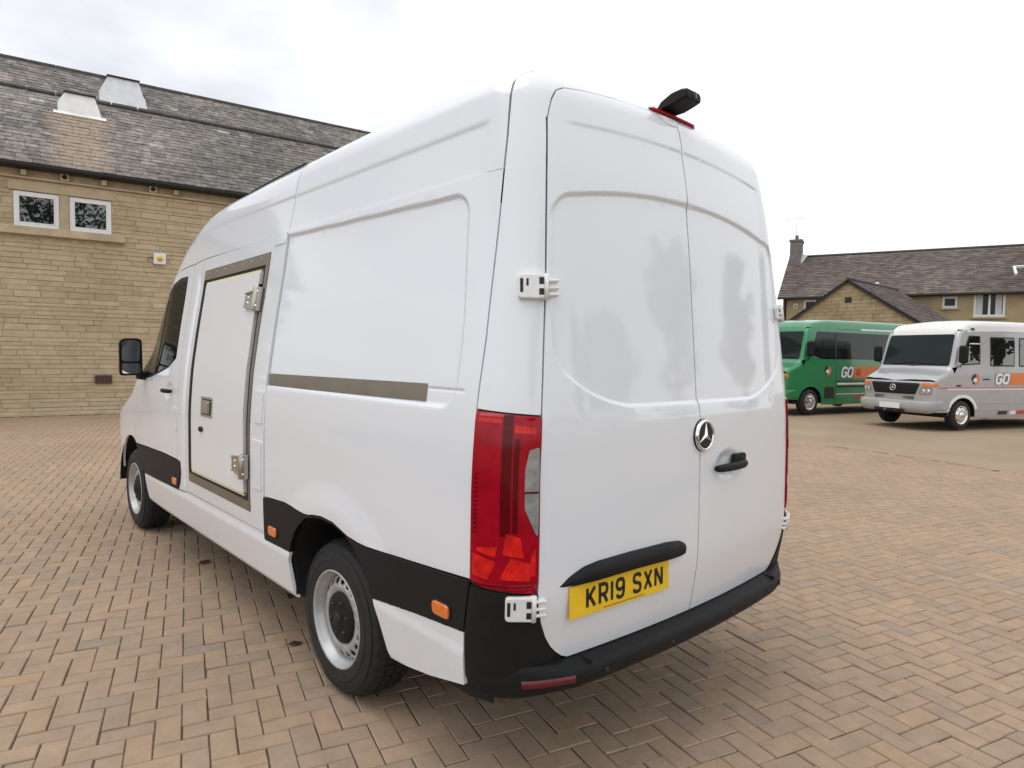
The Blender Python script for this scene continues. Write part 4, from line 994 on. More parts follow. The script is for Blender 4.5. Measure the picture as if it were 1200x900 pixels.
# soldier course and bedding along the tarmac edge
kb = MB()
yy = -4.0
while yy < 11:
    x0 = float(edge_x(yy)); x1 = float(edge_x(yy+.2)); c = Vector(((x0+x1)/2-.045, yy+.1, -.028)); ang = math.atan2(x0-x1, .2)
    kb.box(c, (.094, .194, .062), Matrix.Rotation(ang, 3, 'Z'), ch=.004, r=random.random()); yy += .2
ko = kb.build('edging_blocks', pav_s, paving); ko['kind'] = 'stuff'
# fallen leaves, drain cover
leafm = mat('dead_leaf', (.05, .022, .010), .7, var=.4, scale=60)
LA, LB = (-0.789, 3.575), (-0.863, 1.861)
def leaf(x, y, rz, s, label):
    rows = []
    for i in range(7):
        t = i/6; w = .030*s*math.sin(PI*min(1, t*1.02+.01))**.8; rows.append([Vector(((t-.5)*.10*s, w*k, .003+.005*s*abs(k)+.006*s*math.sin(t*4)**2)) for k in (-1, -.5, 0, .5, 1)])
    b = MB(); b.grid(rows); b.tube([(-.05*s, 0, .008), (-.075*s, .006, .004)], .0012, 5); o = b.build('dead_leaf', leafm); o.location = (x, y, .004); o.rotation_euler = (0, 0, rz)
    sl = o.modifiers.new('thick', 'SOLIDIFY'); sl.thickness = .0008
    tag(o, label, 'leaf', 'dry leaves on the block paving')
leaf(LA[0], LA[1], .5, 1.0, 'dry brown leaf on the paving alongside the van sill, farther from the rear wheel')
leaf(LB[0], LB[1], -.3, .75, 'dry brown leaf lying just beside the rear tyre of the van')
dc = thing('drain_cover', 'flat metal drain cover set in the paving near the stone building', 'drain cover', (1.02, 12.55, 0), BA)
MB().box((0, 0, .000), (.80, .62, .016), ch=.004).build('cover_frame', MT['steelstrip'], dc)
MB().box((0, 0, .004), (.70, .52, .018), ch=.004).build('cover_plate', mat('cast_iron', (.06, .05, .04), .7, var=.3, scale=20), dc)

# ================================================================== stone building on the left
ST = [(0, (.41, .325, .20)), (.10, (.45, .365, .235)), (.4, (.475, .39, .255)), (.65, (.49, .405, .27)), (.88, (.51, .425, .29)), (.96, (.45, .38, .275)), (1, (.51, .40, .25))]
st_o = piece_mat('sandstone', ST, .9, True, 5, .16, .08, .5, .6, 40); st_s = piece_mat('sandstone_far', ST, .9, False, 5, .16, .08, .5, .6, 40)
mortar = mat('mortar', (.46, .375, .245), .95, var=.2, scale=9)
dress = mat('dressed_sandstone', (.475, .39, .26), .88, var=.16, scale=3, bump=.3, bscale=50)
upvc = mat('white_upvc', (.78, .79, .80), .35)
slate_st = [(0, (.145, .135, .126)), (.3, (.185, .170, .158)), (.6, (.215, .197, .182)), (.9, (.245, .222, .203)), (.985, (.27, .24, .212)), (1, (.36, .35, .34))]
sl_o = piece_mat('stone_slate', slate_st, .8, True, 7, .3, .25, .35, .4, 50, stain=((BLD0[0], BLD0[1]), (BD[0], BD[1]), .0, 1.0, 5.6, 7.28, (.36, .28, .215))); sl_s = piece_mat('stone_slate_far', slate_st, .8, False, 7, .3, .25, .35, .4, 50, stain=((BLD0[0], BLD0[1]), (BD[0], BD[1]), .0, 1.0, 5.6, 7.28, (.36, .28, .215)))
gut = mat('black_gutter', (.012, .012, .013), .45)
hall = thing('stone_building', 'long sandstone building with slate roof behind the front of the van', 'building', (BLD0[0], BLD0[1], 0), BA)
# local frame: x along the wall, -y towards the camera, z up
def hb(name, m, fn, parent=hall, **k):
    b = MB(); fn(b); return b.build(name, m, parent, **k)
U0, U1, EZ = -7.0, 12.0, 5.53
wins = [(-.78, .060), (.235, 1.06)]; WZ0, WZ1 = 4.19, 4.97
def wall_fn(b):
    # wall body with two openings, built of bands
    b.box(((U0+U1)/2, .26, 2.09), (U1-U0, .44, 4.18)); b.box(((U0+U1)/2, .26, 5.29), (U1-U0, .44, .62))
    xs_ = [U0, wins[0][0], wins[0][1], wins[1][0], wins[1][1], U1]
    for k in (0, 2, 4): b.box(((xs_[k]+xs_[k+1])/2, .26, 4.58), (xs_[k+1]-xs_[k], .44, .80))
    b.box((U0+.2, 3.2, 2.8), (.4, 5.5, 5.5)); b.box((U1-.2, 3.2, 2.8), (.4, 5.5, 5.5)); b.box(((U0+U1)/2, 6.2, 2.8), (U1-U0, .4, 5.5))
wall = hb('wall', mortar, wall_fn)
stones = []
z = .10
rs = random.Random(3)
while z < 5.22:
    h = rs.choice([.075, .085, .10, .11, .12, .13, .15]); 
    if z+h > 5.22: h = 5.22-z
    if h < .04: break
    x = U0 - rs.random()*.5
    while x < U1:
        w = rs.uniform(.30, 1.15) if h < .12 else rs.uniform(.25, .75)
        segs = [(x, min(U1, x+w))]
        if z+h > WZ0-.19 and z < WZ1+.02:       # keep clear of sill, window openings and their surrounds
            lo, hi = (-1.05, 1.31) if z < WZ0+.0 else (wins[0][0], wins[1][1])
            segs2 = []
            for a, c in segs:
                if z >= WZ0 and False: pass
                if c <= lo or a >= hi: segs2.append((a, c))
                else:
                    if a < lo: segs2.append((a, lo))
                    if c > hi: segs2.append((hi, c))
            segs = segs2
        for a, c in segs:
            if c-a > .05: stones.append((a, c, z, z+h))
        x += w
    z += h
def stone_geo(w, h, rn):
    g = .0035; a, c = w/2-g, h/2-g; ch = min(.009, h*.10); j = lambda s=.004: rn.uniform(-s, s)
    f = [(-a+ch+j(), 0+j(.006), -c+ch+j(.003)), (a-ch+j(), j(.006), -c+ch+j(.003)), (a-ch+j(), j(.006), c-ch+j(.003)), (-a+ch+j(), j(.006), c-ch+j(.003))]
    bk = [(-a, .011, -c), (a, .011, -c), (a, .011, c), (-a, .011, c)]; bb = [(x_, .05, z_) for x_, _, z_ in bk]
    return f+bk+bb, [(0, 1, 2, 3), (4, 5, 1, 0), (5, 6, 2, 1), (6, 7, 3, 2), (7, 4, 0, 3), (8, 9, 5, 4), (9, 10, 6, 5), (10, 11, 7, 6), (11, 8, 4, 7)]
vis = []
Hm = Matrix.Translation((BLD0[0], BLD0[1], 0)) @ Matrix.Rotation(BA, 4, 'Z')
for s in stones:
    q = to_px(Hm @ Vector(((s[0]+s[1])/2, 0, (s[2]+s[3])/2)))
    seen = q is not None and -12 < q[0] < 232 and q[1] < 430 and (q[0] < 130 or q[1] < 330)
    if seen and q[0] > 205 and q[1] > 235: seen = False
    vis.append(((s[1]-s[0])*(s[3]-s[2]) if seen else -1, s))
order = sorted(vis, key=lambda t: -t[0]); nst = 0; sb = MB()
for a, s in order:
    v1, f1 = stone_geo(s[1]-s[0], s[3]-s[2], rs); pr = rs.uniform(-.0035, .0035)
    c = Vector(((s[0]+s[1])/2, .024+pr, (s[2]+s[3])/2))
    if a > 0 and nst < 300:
        b = MB(); b.add(v1, f1); o = b.build('stone', st_o, wall, recalc=False); o.location = c; nst += 1
    else: sb.add([Vector(p)+c for p in v1], f1, r=rs.random())
o = sb.build('stones', st_s, wall, recalc=False); o['kind'] = 'stuff'
hb('plinth', dress, lambda b: b.box(((U0+U1)/2, .0, .045), (U1-U0, .10, .09), ch=.01), wall)
# stone surround of the window pair, sill
hb('lintel', dress, lambda b: b.box((.14, .045, 5.07), (2.02, .10, .19), ch=.006), wall)
hb('mullion', dress, lambda b: b.box((.1475, .045, 4.58), (.172, .10, .775), ch=.006), wall)
hb('window_sill', dress, lambda b: b.box((.14, -.005, 4.10), (2.36, .19, .175), ch=.012), wall)
for a, c in wins:
    cx = (a+c)/2; w = c-a
    def fr(b):
        z0, z1 = WZ0+.004, WZ1-.006; t = .075
        b.box((cx, .075, z0+t/2), (w-.008, .07, t), ch=.006); b.box((cx, .075, z1-t/2), (w-.008, .07, t), ch=.006)
        for sx in (-1, 1): b.box((cx+sx*(w/2-t/2-.004), .075, (z0+z1)/2), (t, .068, z1-z0-2*t), ch=.006)
        t2 = .03
        b.box((cx, .062, z0+t+t2/2), (w-2*t-.01, .05, t2), ch=.004); b.box((cx, .062, z1-t-t2/2), (w-2*t-.01, .05, t2), ch=.004)
        for sx in (-1, 1): b.box((cx+sx*(w/2-t-t2/2-.004), .062, (z0+z1)/2), (t2, .048, z1-z0-2*t-2*t2), ch=.004)
    f = hb('window', upvc, fr)
    hb('pane', MT['pane'], lambda b: b.box((cx, .085, (WZ0+WZ1)/2), (w-.18, .012, WZ1-WZ0-.19)), f)
# string course, eaves blocks with vents, gutter
hb('string_course', dress, lambda b: b.box(((U0+U1)/2, .0, 5.255), (U1-U0, .085, .05), ch=.01), wall)
for k, x in enumerate(np.arange(-3.6, 8, 1.49)):
    hb('corbel', dress, lambda b: b.box((float(x)+.04, -.045, 5.345), (.10, .17, .12), ch=.008))
for x in (.11, 1.86):
    bx = hb('eaves_vent', mat('cream_vent', (.50, .42, .28), .7), lambda b: b.box((x+.05, -.02, 5.36), (.17, .09, .155), ch=.015))
    hb('vent_hole', gut, lambda b: b.lathe([(0, -.068), (.052, -.068), (.052, -.05)], (x+.05, 0, 5.36), (0, 1, 0), 16), bx)
def gutter(b):
    pr_ = [(-.085, .0), (-.080, -.045), (-.045, -.075), (.0, -.082), (.04, -.075), (.07, -.045), (.075, .0), (.065, .0), (.0, -.06), (-.07, .0)]
    rows = [[Vector((x, -.225+p, EZ-.02+q)) for p, q in pr_] for x in (U0-.2, U1+.2)]
    b.grid(rows, closed=True, smooth=False); 
    b.box(((U0+U1)/2, -.10, EZ-.06), (U1-U0, .18, .09))
hb('gutter', gut, gutter)
# roof: slates in courses
PIT = rad(42); RUP = 5.15; cp_, sp_ = math.cos(PIT), math.sin(PIT); E0 = Vector((0, -.25, EZ))
RU, RN = Vector((0, cp_, sp_)), Vector((0, -sp_, cp_))
def rf(b):
    b.add([E0+Vector((U0-.2, 0, 0))-RN*.03, E0+Vector((U1+.2, 0, 0))-RN*.03, E0+Vector((U1+.2, 0, 0))+RU*RUP-RN*.03, E0+Vector((U0-.2, 0, 0))+RU*RUP-RN*.03], [(0, 1, 2, 3)])
    yb = (E0+RU*RUP).y; zb = (E0+RU*RUP).z
    b.add([(U0-.2, yb, zb-.03), (U1+.2, yb, zb-.03), (U1+.2, 2*yb+.25, EZ-.03), (U0-.2, 2*yb+.25, EZ-.03)], [(0, 1, 2, 3)])
roof_m = mat('roof_felt', (.03, .028, .027), .95)
roof = hb('roof', roof_m, rf)
sl = []; v = .0; crs = 0
while v < RUP-.05:
    ex = .168 - .012*v/RUP
    x = U0-.2 - rs.random()*.3
    while x < 11.5:
        w = rs.uniform(.20, .36); sl.append((x, w, v, ex)); x += w
    v += ex; crs += 1
def slate_geo(w, ex, rn):
    a = w/2-.003; L_ = ex*1.5; t0, t1 = .020+rn.uniform(-.004, .006), .004; j = lambda s=.005: rn.uniform(-s, s)
    P = [(-a, 0+j(), t0), (a, 0+j(), t0+j(.003)), (a, L_, t1), (-a, L_, t1), (-a, 0, -.004), (a, 0, -.004), (a, L_, -.006), (-a, L_, -.006)]
    return P, [(0, 1, 2, 3), (4, 5, 1, 0), (5, 6, 2, 1), (7, 4, 0, 3)]
Rr = rot_to((1, 0, 0), RU, RN)
vis = []
for s in sl:
    p = E0+Vector((s[0]+s[1]/2, 0, 0))+RU*(s[2]+s[3]/2); q = to_px(Hm @ p)
    seen = q is not None and -10 < q[0] < 372 and q[1] > 40 and q[1] < 200 + max(0, 0)
    if seen and q[0] > 230 and q[1] > 150-(q[0]-230)*.1: seen = False
    vis.append(((100/q[2]*s[1]/.28) if seen else -1, s))
order = sorted(vis, key=lambda t: -t[0]); nsl = 0; sb = MB()
for a, s in order:
    v1, f1 = slate_geo(s[1], s[3], rs); P0 = E0+Vector((s[0]+s[1]/2, 0, 0))+RU*s[2]
    if a > 0 and nsl < 300:
        b = MB(); b.add([Rr @ Vector(p) for p in v1], f1); o = b.build('slate', sl_o, roof, recalc=False); o.location = P0; nsl += 1
    else: sb.add([Rr @ Vector(p)+P0 for p in v1], f1, r=rs.random())
o = sb.build('slates', sl_s, roof, recalc=False); o['kind'] = 'stuff'
# capped ridge and the raised strip of half-round tiles two thirds up
ridm = mat('ridge_stone', (.062, .056, .052), .85, var=.3, scale=6)
x = U0-.2
rs2 = random.Random(5)
while x < U1:
    hb('ridge_tile', ridm, lambda b: b.tube([E0+Vector((x+.006, 0, 0))+RU*(RUP)-RN*.02, E0+Vector((x+.594, 0, 0))+RU*RUP-RN*.02], .085, 10), roof)
    x += .6
x = U0-.2; k = 0
while x < 10.5:
    dz = rs2.uniform(-.012, .012)
    hb('strip_tile', ridm, lambda b: b.box(E0+Vector((x+.3, 0, 0))+RU*(3.52+dz*.5)+RN*(.035), (.575, .14, .075), Rr @ Matrix.Rotation(dz*1.5, 3, 'Z'), ch=.02), roof)
    x += .6
# two metal ventilator cowls on the slope
galv = mat('painted_metal_cowl', (.70, .72, .76), .5, var=.10, scale=5, metal=.15)
cream = mat('pale_metal_cowl', (.80, .80, .79), .5, var=.10, scale=5)
def cowl(x0, x1, v0, v1, hgt, tw, m, nm):
    xc = (x0+x1)/2; B = [E0+Vector((x, 0, 0))+RU*v for x, v in ((x0, v0), (x1, v0), (x1, v1), (x0, v1))]
    zt = B[0].z+hgt; yf = B[0].y+.16; yb_ = yf+.46
    Tp = [Vector((xc-tw/2, yf, zt)), Vector((xc+tw/2, yf, zt)), Vector((xc+tw/2, yb_, zt)), Vector((xc-tw/2, yb_, zt))]
    b = MB(); b.add(B+Tp, [(0, 1, 5, 4), (1, 2, 6, 5), (2, 3, 7, 6), (3, 0, 4, 7), (4, 5, 6, 7)]); o = b.build('roof_vent', m, hall)
    b = MB(); b.box((xc, (yf+yb_)/2-.02, zt+.02), (tw+.06, yb_-yf+.07, .035), ch=.008); b.build('vent_cap', gut, o)
    b = MB(); b.box(B[0].lerp(B[1], .5)-RU*.04+RN*.03, (x1-x0+.16, .12, .012), Rr); b.build('flashing', m, o)
    b = MB()
    for q in (-.42, .42): b.box((xc+q*tw, yf-.02, zt-.09), (.05, .03, .12), ch=.005)
    b.build('vent_bracket', m, o)
cowl(.03, .97, 2.62, 3.2, .56, .62, cream, 'pale'); cowl(.93, 2.05, 3.62, 4.2, .76, .70, galv, 'grey')
# air brick low on the wall
ab = hb('air_brick', mat('terracotta_vent', (.12, .06, .045), .8), lambda b: b.box((.855, -.004, .817), (.345, .05, .20), ch=.006))
def abh(b):
    for i in range(5):
        for j in range(3): b.box((.855-.128+i*.064, -.030, .817-.055+j*.055), (.040, .008, .034))
hb('vent_slots', gut, abh, ab)
# alarm box on the wall
al = thing('alarm_box', 'white square alarm box with a yellow dome on the stone wall', 'alarm box')
al.matrix_world = Hm @ Matrix.Translation((2.04, -.005, 3.72))
MB().box((0, -.035, 0), (.265, .07, .265), ch=.015).build('case', upvc, al)
MB().lathe([(0, .060), (.03, .055), (.055, .035), (.068, .0)], (0, -.068, 0), (0, -1, 0), 24).build('dome', mat('yellow_dome', (.78, .46, .02), .3), al)
MB().tube([(-.13, -.0, .02), (-.22, -.0, .03), (-.26, .0, -.05)], .006, 6).build('cable', gut, al)

# ================================================================== house beyond the buses
house = thing('brick_house', 'far house with long brown tiled roof and stone chimney beyond the minibuses', 'house', (31.97, 14.92, 0), math.atan2(-.949, .316))
# local: x along the eave (to the right in view), y away from the camera
hst = piece_mat('buff_brick', [(0, (.33, .255, .150)), (.5, (.37, .29, .175)), (1, (.41, .33, .205))], .9, False, 4, .2, .12, .4, .4, 30)
hwall = mat('buff_brick_wall', (.38, .295, .175), .9, var=.16, scale=1.2, bump=.3, bscale=14)
HE, HR, HL, HW = 4.95, 7.45, 22.0, 8.2
HWIN = [(7.13, 7.72, 4.10, 4.62, 1), (8.37, 9.57, 3.66, 4.80, 2), (1.02, 1.60, 4.05, 4.62, 1), (12.0, 13.4, 3.62, 4.80, 2), (3.0, 4.2, .9, 2.1, 2), (8.4, 9.8, .9, 2.1, 2)]
def hw(b):
    us = sorted(set([0, HL] + [q for w in HWIN for q in w[:2]])); zs = sorted(set([0, HE] + [q for w in HWIN for q in w[2:4]]))
    for i in range(len(us)-1):
        for j in range(len(zs)-1):
            cu, cz = (us[i]+us[i+1])/2, (zs[j]+zs[j+1])/2
            if any(w[0] < cu < w[1] and w[2] < cz < w[3] for w in HWIN): continue
            b.add([(us[i], 0, zs[j]), (us[i+1], 0, zs[j]), (us[i+1], 0, zs[j+1]), (us[i], 0, zs[j+1])], [(0, 1, 2, 3)])
    for w in HWIN:
        u0, u1, z0, z1, _ = w; b.add([(u0, 0, z0), (u1, 0, z0), (u1, 0, z1), (u0, 0, z1), (u0, .15, z0), (u1, .15, z0), (u1, .15, z1), (u0, .15, z1)], [(0, 1, 5, 4), (1, 2, 6, 5), (2, 3, 7, 6), (3, 0, 4, 7), (4, 5, 6, 7)])
    for u in (0, HL): b.add([(u, 0, 0), (u, HW, 0), (u, HW, HE), (u, HW/2, HR-.05), (u, 0, HE)], [(0, 1, 2, 3, 4)])
    b.add([(0, HW, 0), (HL, HW, 0), (HL, HW, HE), (0, HW, HE)], [(0, 1, 2, 3)])
MBw = MB(); hw(MBw); hwl = MBw.build('wall', hwall, house, recalc=False)
tile_st = [(0, (.11, .093, .084)), (.4, (.145, .120, .107)), (.75, (.17, .140, .122)), (1, (.20, .162, .138))]
tl_s = piece_mat('clay_tiles', tile_st, .85, False, 3, .25, .18, .3, .3, 20)
def tiled(b, O, U, V, N, lu, lv, row, tw, rnd, t=.03):
    """courses of tiles on a slope: each course a run of tiles, proud at its lower edge"""
    nv = int(lv/row)
    for i in range(nv):
        nu = max(1, int(lu/tw)); off = (i % 2)*.5
        for k in range(-1, nu+1):
            u0 = max(0, (k+off)*tw); u1 = min(lu, (k+1+off)*tw)
            if u1-u0 < .02: continue
            d = t+rnd.uniform(-.006, .008); v0 = i*row+rnd.uniform(-.008, .008)
            p = [O+U*u0+V*v0+N*d, O+U*(u1-.006)+V*v0+N*d, O+U*(u1-.006)+V*(v0+row*1.25)+N*.006, O+U*u0+V*(v0+row*1.25)+N*.006, O+U*u0+V*v0, O+U*(u1-.006)+V*v0]
            b.add(p, [(0, 1, 2, 3), (4, 5, 1, 0)], r=rnd.random())
rh = random.Random(11)
ov = .35; slope = Vector((0, HW/2, HR-HE)); sl_len = slope.length; RV = slope.normalized(); RNn = Vector((0, -RV.z, RV.y))
HO = Vector((-.25, -RV.y*ov, HE-RV.z*ov))
b = MB(); b.add([HO, HO+Vector((HL+.5, 0, 0)), HO+Vector((HL+.5, 0, 0))+RV*(sl_len+ov), HO+RV*(sl_len+ov)], [(0, 1, 2, 3)])
R2 = Vector((0, -RV.y, RV.z)); HB = Vector((-.25, HW+RV.y*ov, HE-RV.z*ov)); b.add([HB, HB+Vector((HL+.5, 0, 0)), HB+Vector((HL+.5, 0, 0))+R2*(sl_len+ov), HB+R2*(sl_len+ov)], [(3, 2, 1, 0)])
hroof = b.build('roof', roof_m, house, recalc=False)
b = MB(); tiled(b, HO, Vector((1, 0, 0)), RV, RNn, 17.0, sl_len+ov, .20, .30, rh); o = b.build('roof_tiles', tl_s, hroof, recalc=False); o['kind'] = 'stuff'
b = MB(); b.tube([HO+RV*(sl_len+ov)+Vector((.0, 0, .0)), HO+RV*(sl_len+ov)+Vector((HL+.5, 0, 0))], .09, 8); b.build('ridge', ridm, hroof)
hp = lambda n, m, f, p=house, **k: (lambda b: (f(b), b.build(n, m, p, **k))[1])(MB())
hp('gutter', gut, lambda b: (b.box((HL/2, HO.y-.04, HO.z-.05), (HL+.5, .12, .10), ch=.02), b.box((HL/2, -.02, HE-.20), (HL, .10, .16))))
hp('bargeboard', gut, lambda b: b.add([HO-RNn*.16, HO+RV*(sl_len+ov)-RNn*.16, HO+RV*(sl_len+ov), HO, HO-RNn*.16+Vector((.04, 0, 0)), HO+RV*(sl_len+ov)-RNn*.16+Vector((.04, 0, 0)), HO+RV*(sl_len+ov)+Vector((.04, 0, 0)), HO+Vector((.04, 0, 0))], [(0, 1, 2, 3), (7, 6, 5, 4), (0, 3, 7, 4), (0, 4, 5, 1)]))
hp('downpipe', gut, lambda b: b.tube([(.12, -.08, 0), (.12, -.08, HE-.35), (.12, -.3, HE-.15)], .05, 8))
curt = mat('net_curtain', (.55, .56, .55), .8, var=.1, scale=30)
for (u0, u1, z0, z1, nl) in HWIN:
    def wfr(b):
        t = .085; y = .06
        b.box(((u0+u1)/2, y, z0+t/2), (u1-u0, .08, t)); b.box(((u0+u1)/2, y, z1-t/2), (u1-u0, .08, t))
        for q in range(nl+1):
            xx = u0+t/2+(u1-u0-t)*q/nl; b.box((xx, y, (z0+z1)/2), (t, .078, z1-z0-2*t))
    w = hp('window', upvc, wfr)
    for q in range(nl):
        a0 = u0+(u1-u0)*q/nl+.05; a1 = u0+(u1-u0)*(q+1)/nl-.05
        hp('pane', MT['windscreen'], lambda b: b.box(((a0+a1)/2, .085, (z0+z1)/2), (a1-a0, .01, z1-z0-.1)), w)
        if nl == 2 and z0 > 3: hp('curtain', curt, lambda b: b.box((a0+(a1-a0)*(.35 if q == 0 else .62), .074, (z0+z1)/2), ((a1-a0)*.5, .008, z1-z0-.18)), w)
    hp('window_sill', dress, lambda b: b.box(((u0+u1)/2, -.02, z0-.05), (u1-u0+.16, .16, .09), ch=.01), w)
# chimney on the left gable, with capping, pot and flashing; aerial
chm = mat('grey_render', (.17, .16, .15), .9, var=.2, scale=4)
ch = hp('chimney', chm, lambda b: (b.box((.16, HW/2-.35, 5.0), (.60, 1.0, 6.5), ch=.015), b.box((.16, HW/2-.35, 8.30), (.70, 1.10, .12), ch=.02)))
hp('chimney_pot', chm, lambda b: b.lathe([(.10, 8.36), (.11, 8.40), (.085, 8.62), (.095, 8.64), (.07, 8.66), (.06, 8.40)], (.16, HW/2-.35, 0), (0, 0, 1), 14), ch)
hp('flashing', curt, lambda b: b.add([Vector((.465, HW/2-.9, HR-.55)), Vector((.74, HW/2-.2, HR+.03)), Vector((.465, HW/2-.2, HR+.15)), Vector((.465, HW/2-.9, HR-.3))], [(0, 1, 2, 3)]), ch)
ae_ = hp('aerial', mat('aerial_alloy', (.45, .45, .45), .4, metal=.8), lambda b: (b.tube([(.1, HW/2-.2, 8.3), (.1, HW/2-.2, 9.8)], .012, 6), b.tube([(-.5, HW/2-.2, 9.65), (.6, HW/2-.2, 9.65)], .008, 6), [b.tube([(-.4+.12*k, HW/2-.45, 9.65), (-.4+.12*k, HW/2+.05, 9.65)], .005, 5) for k in range(8)]))
hp('rooflight', upvc, lambda b: (b.box(HO+Vector((10.3, 0, 0))+RV*2.0+RNn*.10, (.10, .85, .12), rot_to((1, 0, 0), RV, RNn)), b.box(HO+Vector((10.95, 0, 0))+RV*2.40+RNn*.10, (1.2, .08, .12), rot_to((1, 0, 0), RV, RNn)), b.box(HO+Vector((11.6, 0, 0))+RV*2.0+RNn*.10, (.10, .85, .12), rot_to((1, 0, 0), RV, RNn))))
hp('roof_vent', upvc, lambda b: b.lathe([(.06, 0), (.06, .28), (.10, .29), (.10, .36), (0, .40)], HO+Vector((4.6, 0, 0))+RV*.55, (0, 0, 1), 12))
hal = thing('alarm_box', 'small cream alarm box on the wall of the far house by its corner', 'alarm box')
hal.matrix_world = Matrix.Translation((31.97, 14.92, 0)) @ Matrix.Rotation(math.atan2(-.949, .316), 4, 'Z') @ Matrix.Translation((.62, 0, 4.32))
MB().prism([(.12*math.cos(2*PI*k/12), .15*math.sin(2*PI*k/12)) for k in range(12)], (Vector((0, 0, 0)), Vector((1, 0, 0)), Vector((0, 0, 1)), Vector((0, -1, 0))), 0, .07).build('case', mat('cream_case', (.62, .55, .40), .5), hal)
MB().lathe([(0, .02), (.04, .015), (.05, 0)], (0, -.07, -.02), (0, -1, 0), 12).build('lamp', gut, hal)

# ------------------------------------------------------------------ gabled annexe in front of the house
ax_ = thing('gabled_annexe', 'low stone annexe with a plain pointed gable just behind the green minibus', 'outbuilding', (27.0, 9.74, 0), 0)
# gable plane at local x=0 facing -x, ridge runs to +x, y left in view
AH, AE, AW0, AW1 = 4.87, 3.02, 2.75, 2.75
gbm = mat('annexe_stone', (.39, .305, .185), .9, var=.18, scale=1.5, bump=.35, bscale=12)
def gable(b):
    b.add([(0, -AW1, 0), (0, AW0, 0), (0, AW0, AE), (0, 0, AH), (0, -AW1, AE)], [(0, 4, 3, 2, 1)])
    b.add([(0, AW0, 0), (6, AW0, 0), (6, AW0, AE), (0, AW0, AE)], [(0, 1, 2, 3)]); b.add([(0, -AW1, 0), (6, -AW1, 0), (6, -AW1, AE), (0, -AW1, AE)], [(3, 2, 1, 0)])
b = MB(); gable(b); gw = b.build('wall', gbm, ax_, recalc=False)
gst = MB(); z = 2.2; row = 0
while z < AH-.15:
    hgt = .155; half = AW0*(AH-z-hgt)/(AH-AE) if z+hgt > AE else AW0
    half = min(half, AW0); y = -half+.03-rh.random()*.2
    while y < half-.1:
        w = rh.uniform(.25, .5); a, c = max(-half+.02, y), min(half-.02, y+w)
        if c-a > .06:
            g = .006; d = rh.uniform(.012, .03)
            gst.add([(-d, a+g, z+g), (-d, c-g, z+g), (-d, c-g, z+hgt-g), (-d, a+g, z+hgt-g), (0, a+g, z+g), (0, c-g, z+g), (0, c-g, z+hgt-g), (0, a+g, z+hgt-g)], [(0, 3, 2, 1), (0, 1, 5, 4), (2, 3, 7, 6), (1, 2, 6, 5), (3, 0, 4, 7)], r=rh.random())
        y += w
    z += hgt
o = gst.build('stones', hst, gw, recalc=False); o['kind'] = 'stuff'
rv_ = Vector((0, AW1, AH-AE)).normalized(); lv_ = math.hypot(AW1, AH-AE)+.3
aro = MB()
for sg in (-1, 1):
    V_ = Vector((0, -sg*rv_.y, rv_.z)); O_ = Vector((-.12, sg*(AW1+.3*rv_.y), AE-.3*rv_.z+.05)); N_ = Vector((0, sg*rv_.z, rv_.y))
    a_, b2, c2, d2 = O_, O_+Vector((6.1, 0, 0)), O_+Vector((6.1, 0, 0))+V_*lv_, O_+V_*lv_
    aro.add([a_, b2, c2, d2, a_-N_*.10, b2-N_*.10, c2-N_*.10, d2-N_*.10], [(0, 1, 2, 3) if sg < 0 else (3, 2, 1, 0), (4, 5, 1, 0), (7, 4, 0, 3), (6, 7, 3, 2)])
arf = aro.build('roof', roof_m, ax_)
b = MB()
for sg in (-1, 1):
    V_ = Vector((0, -sg*rv_.y, rv_.z)); O_ = Vector((-.12, sg*(AW1+.3*rv_.y), AE-.3*rv_.z+.055)); N_ = Vector((0, sg*rv_.z, rv_.y)); tiled(b, O_, Vector((1, 0, 0)), V_, N_, 6.1, lv_, .19, .28, rh)
o = b.build('roof_tiles', tl_s, arf, recalc=False); o['kind'] = 'stuff'
b = MB(); b.tube([(-.13, 0, AH+.08), (6.0, 0, AH+.08)], .07, 8); b.build('ridge', ridm, arf)
b = MB(); b.box((-.012, -.02, AH-.80), (.03, .28, .24)); avn = b.build('gable_vent', mat('vent_dark', (.05, .04, .035), .8), ax_)
b = MB()
for i in (-1, 1):
    for j in (-1, 1): b.box((-.03, -.02+i*.06, AH-.80+j*.05), (.012, .09, .07))
b.build('vent_slots', gut, avn)

# ================================================================== minibuses
BW = herm([.15, .35, .8, 1.2, 1.5, 2.15, 2.3, 2.6], [.955, .99, 1.0, 1.0, .99, .955, .935, .88])
BT = herm([0, .3, .8, 1.6, 2.4, 9], [.10, .075, .05, .02, 0, 0])
BZ = herm([-.1, .05, .25, .60, .64, .88, .95, 1.2, 1.8, 3, 9], [.95, 1.12, 1.24, 1.40, 1.45, 2.20, 2.32, 2.47, 2.54, 2.55, 2.55])
def bus_F(x, y, z):
    ax = np.abs(x); sd_ = ax-(BW(z)-BT(y)); fr_ = -y+.12*(ax/.95)**2; re = y-6.2
    e = .03; slp = (BZ(y+e)-BZ(y-e))/(2*e); tp = (z-(BZ(y)-.05*(ax/.9)**2))/np.sqrt(1+slp*slp)
    return rmax(rmax(rmax(sd_, fr_, .10), re, .15), tp, .07)
BB = Body(bus_F)
bS = BB.side(sg=1); bFr = lambda x, z: BB.cast((x, 0*x, z), (0*x, 1+0*x, 0*x), -.8, 3.0); bTop = lambda x, y: BB.cast((x, y, 0*x), (0*x, 0*x, 1+0*x), 3.0, .3)
bRf = BB.roof(1.5)
bArch = [(1.00+.43*math.cos(t), .335+.40*math.sin(t)) for t in [PI-PI*k/18 for k in range(19)]]
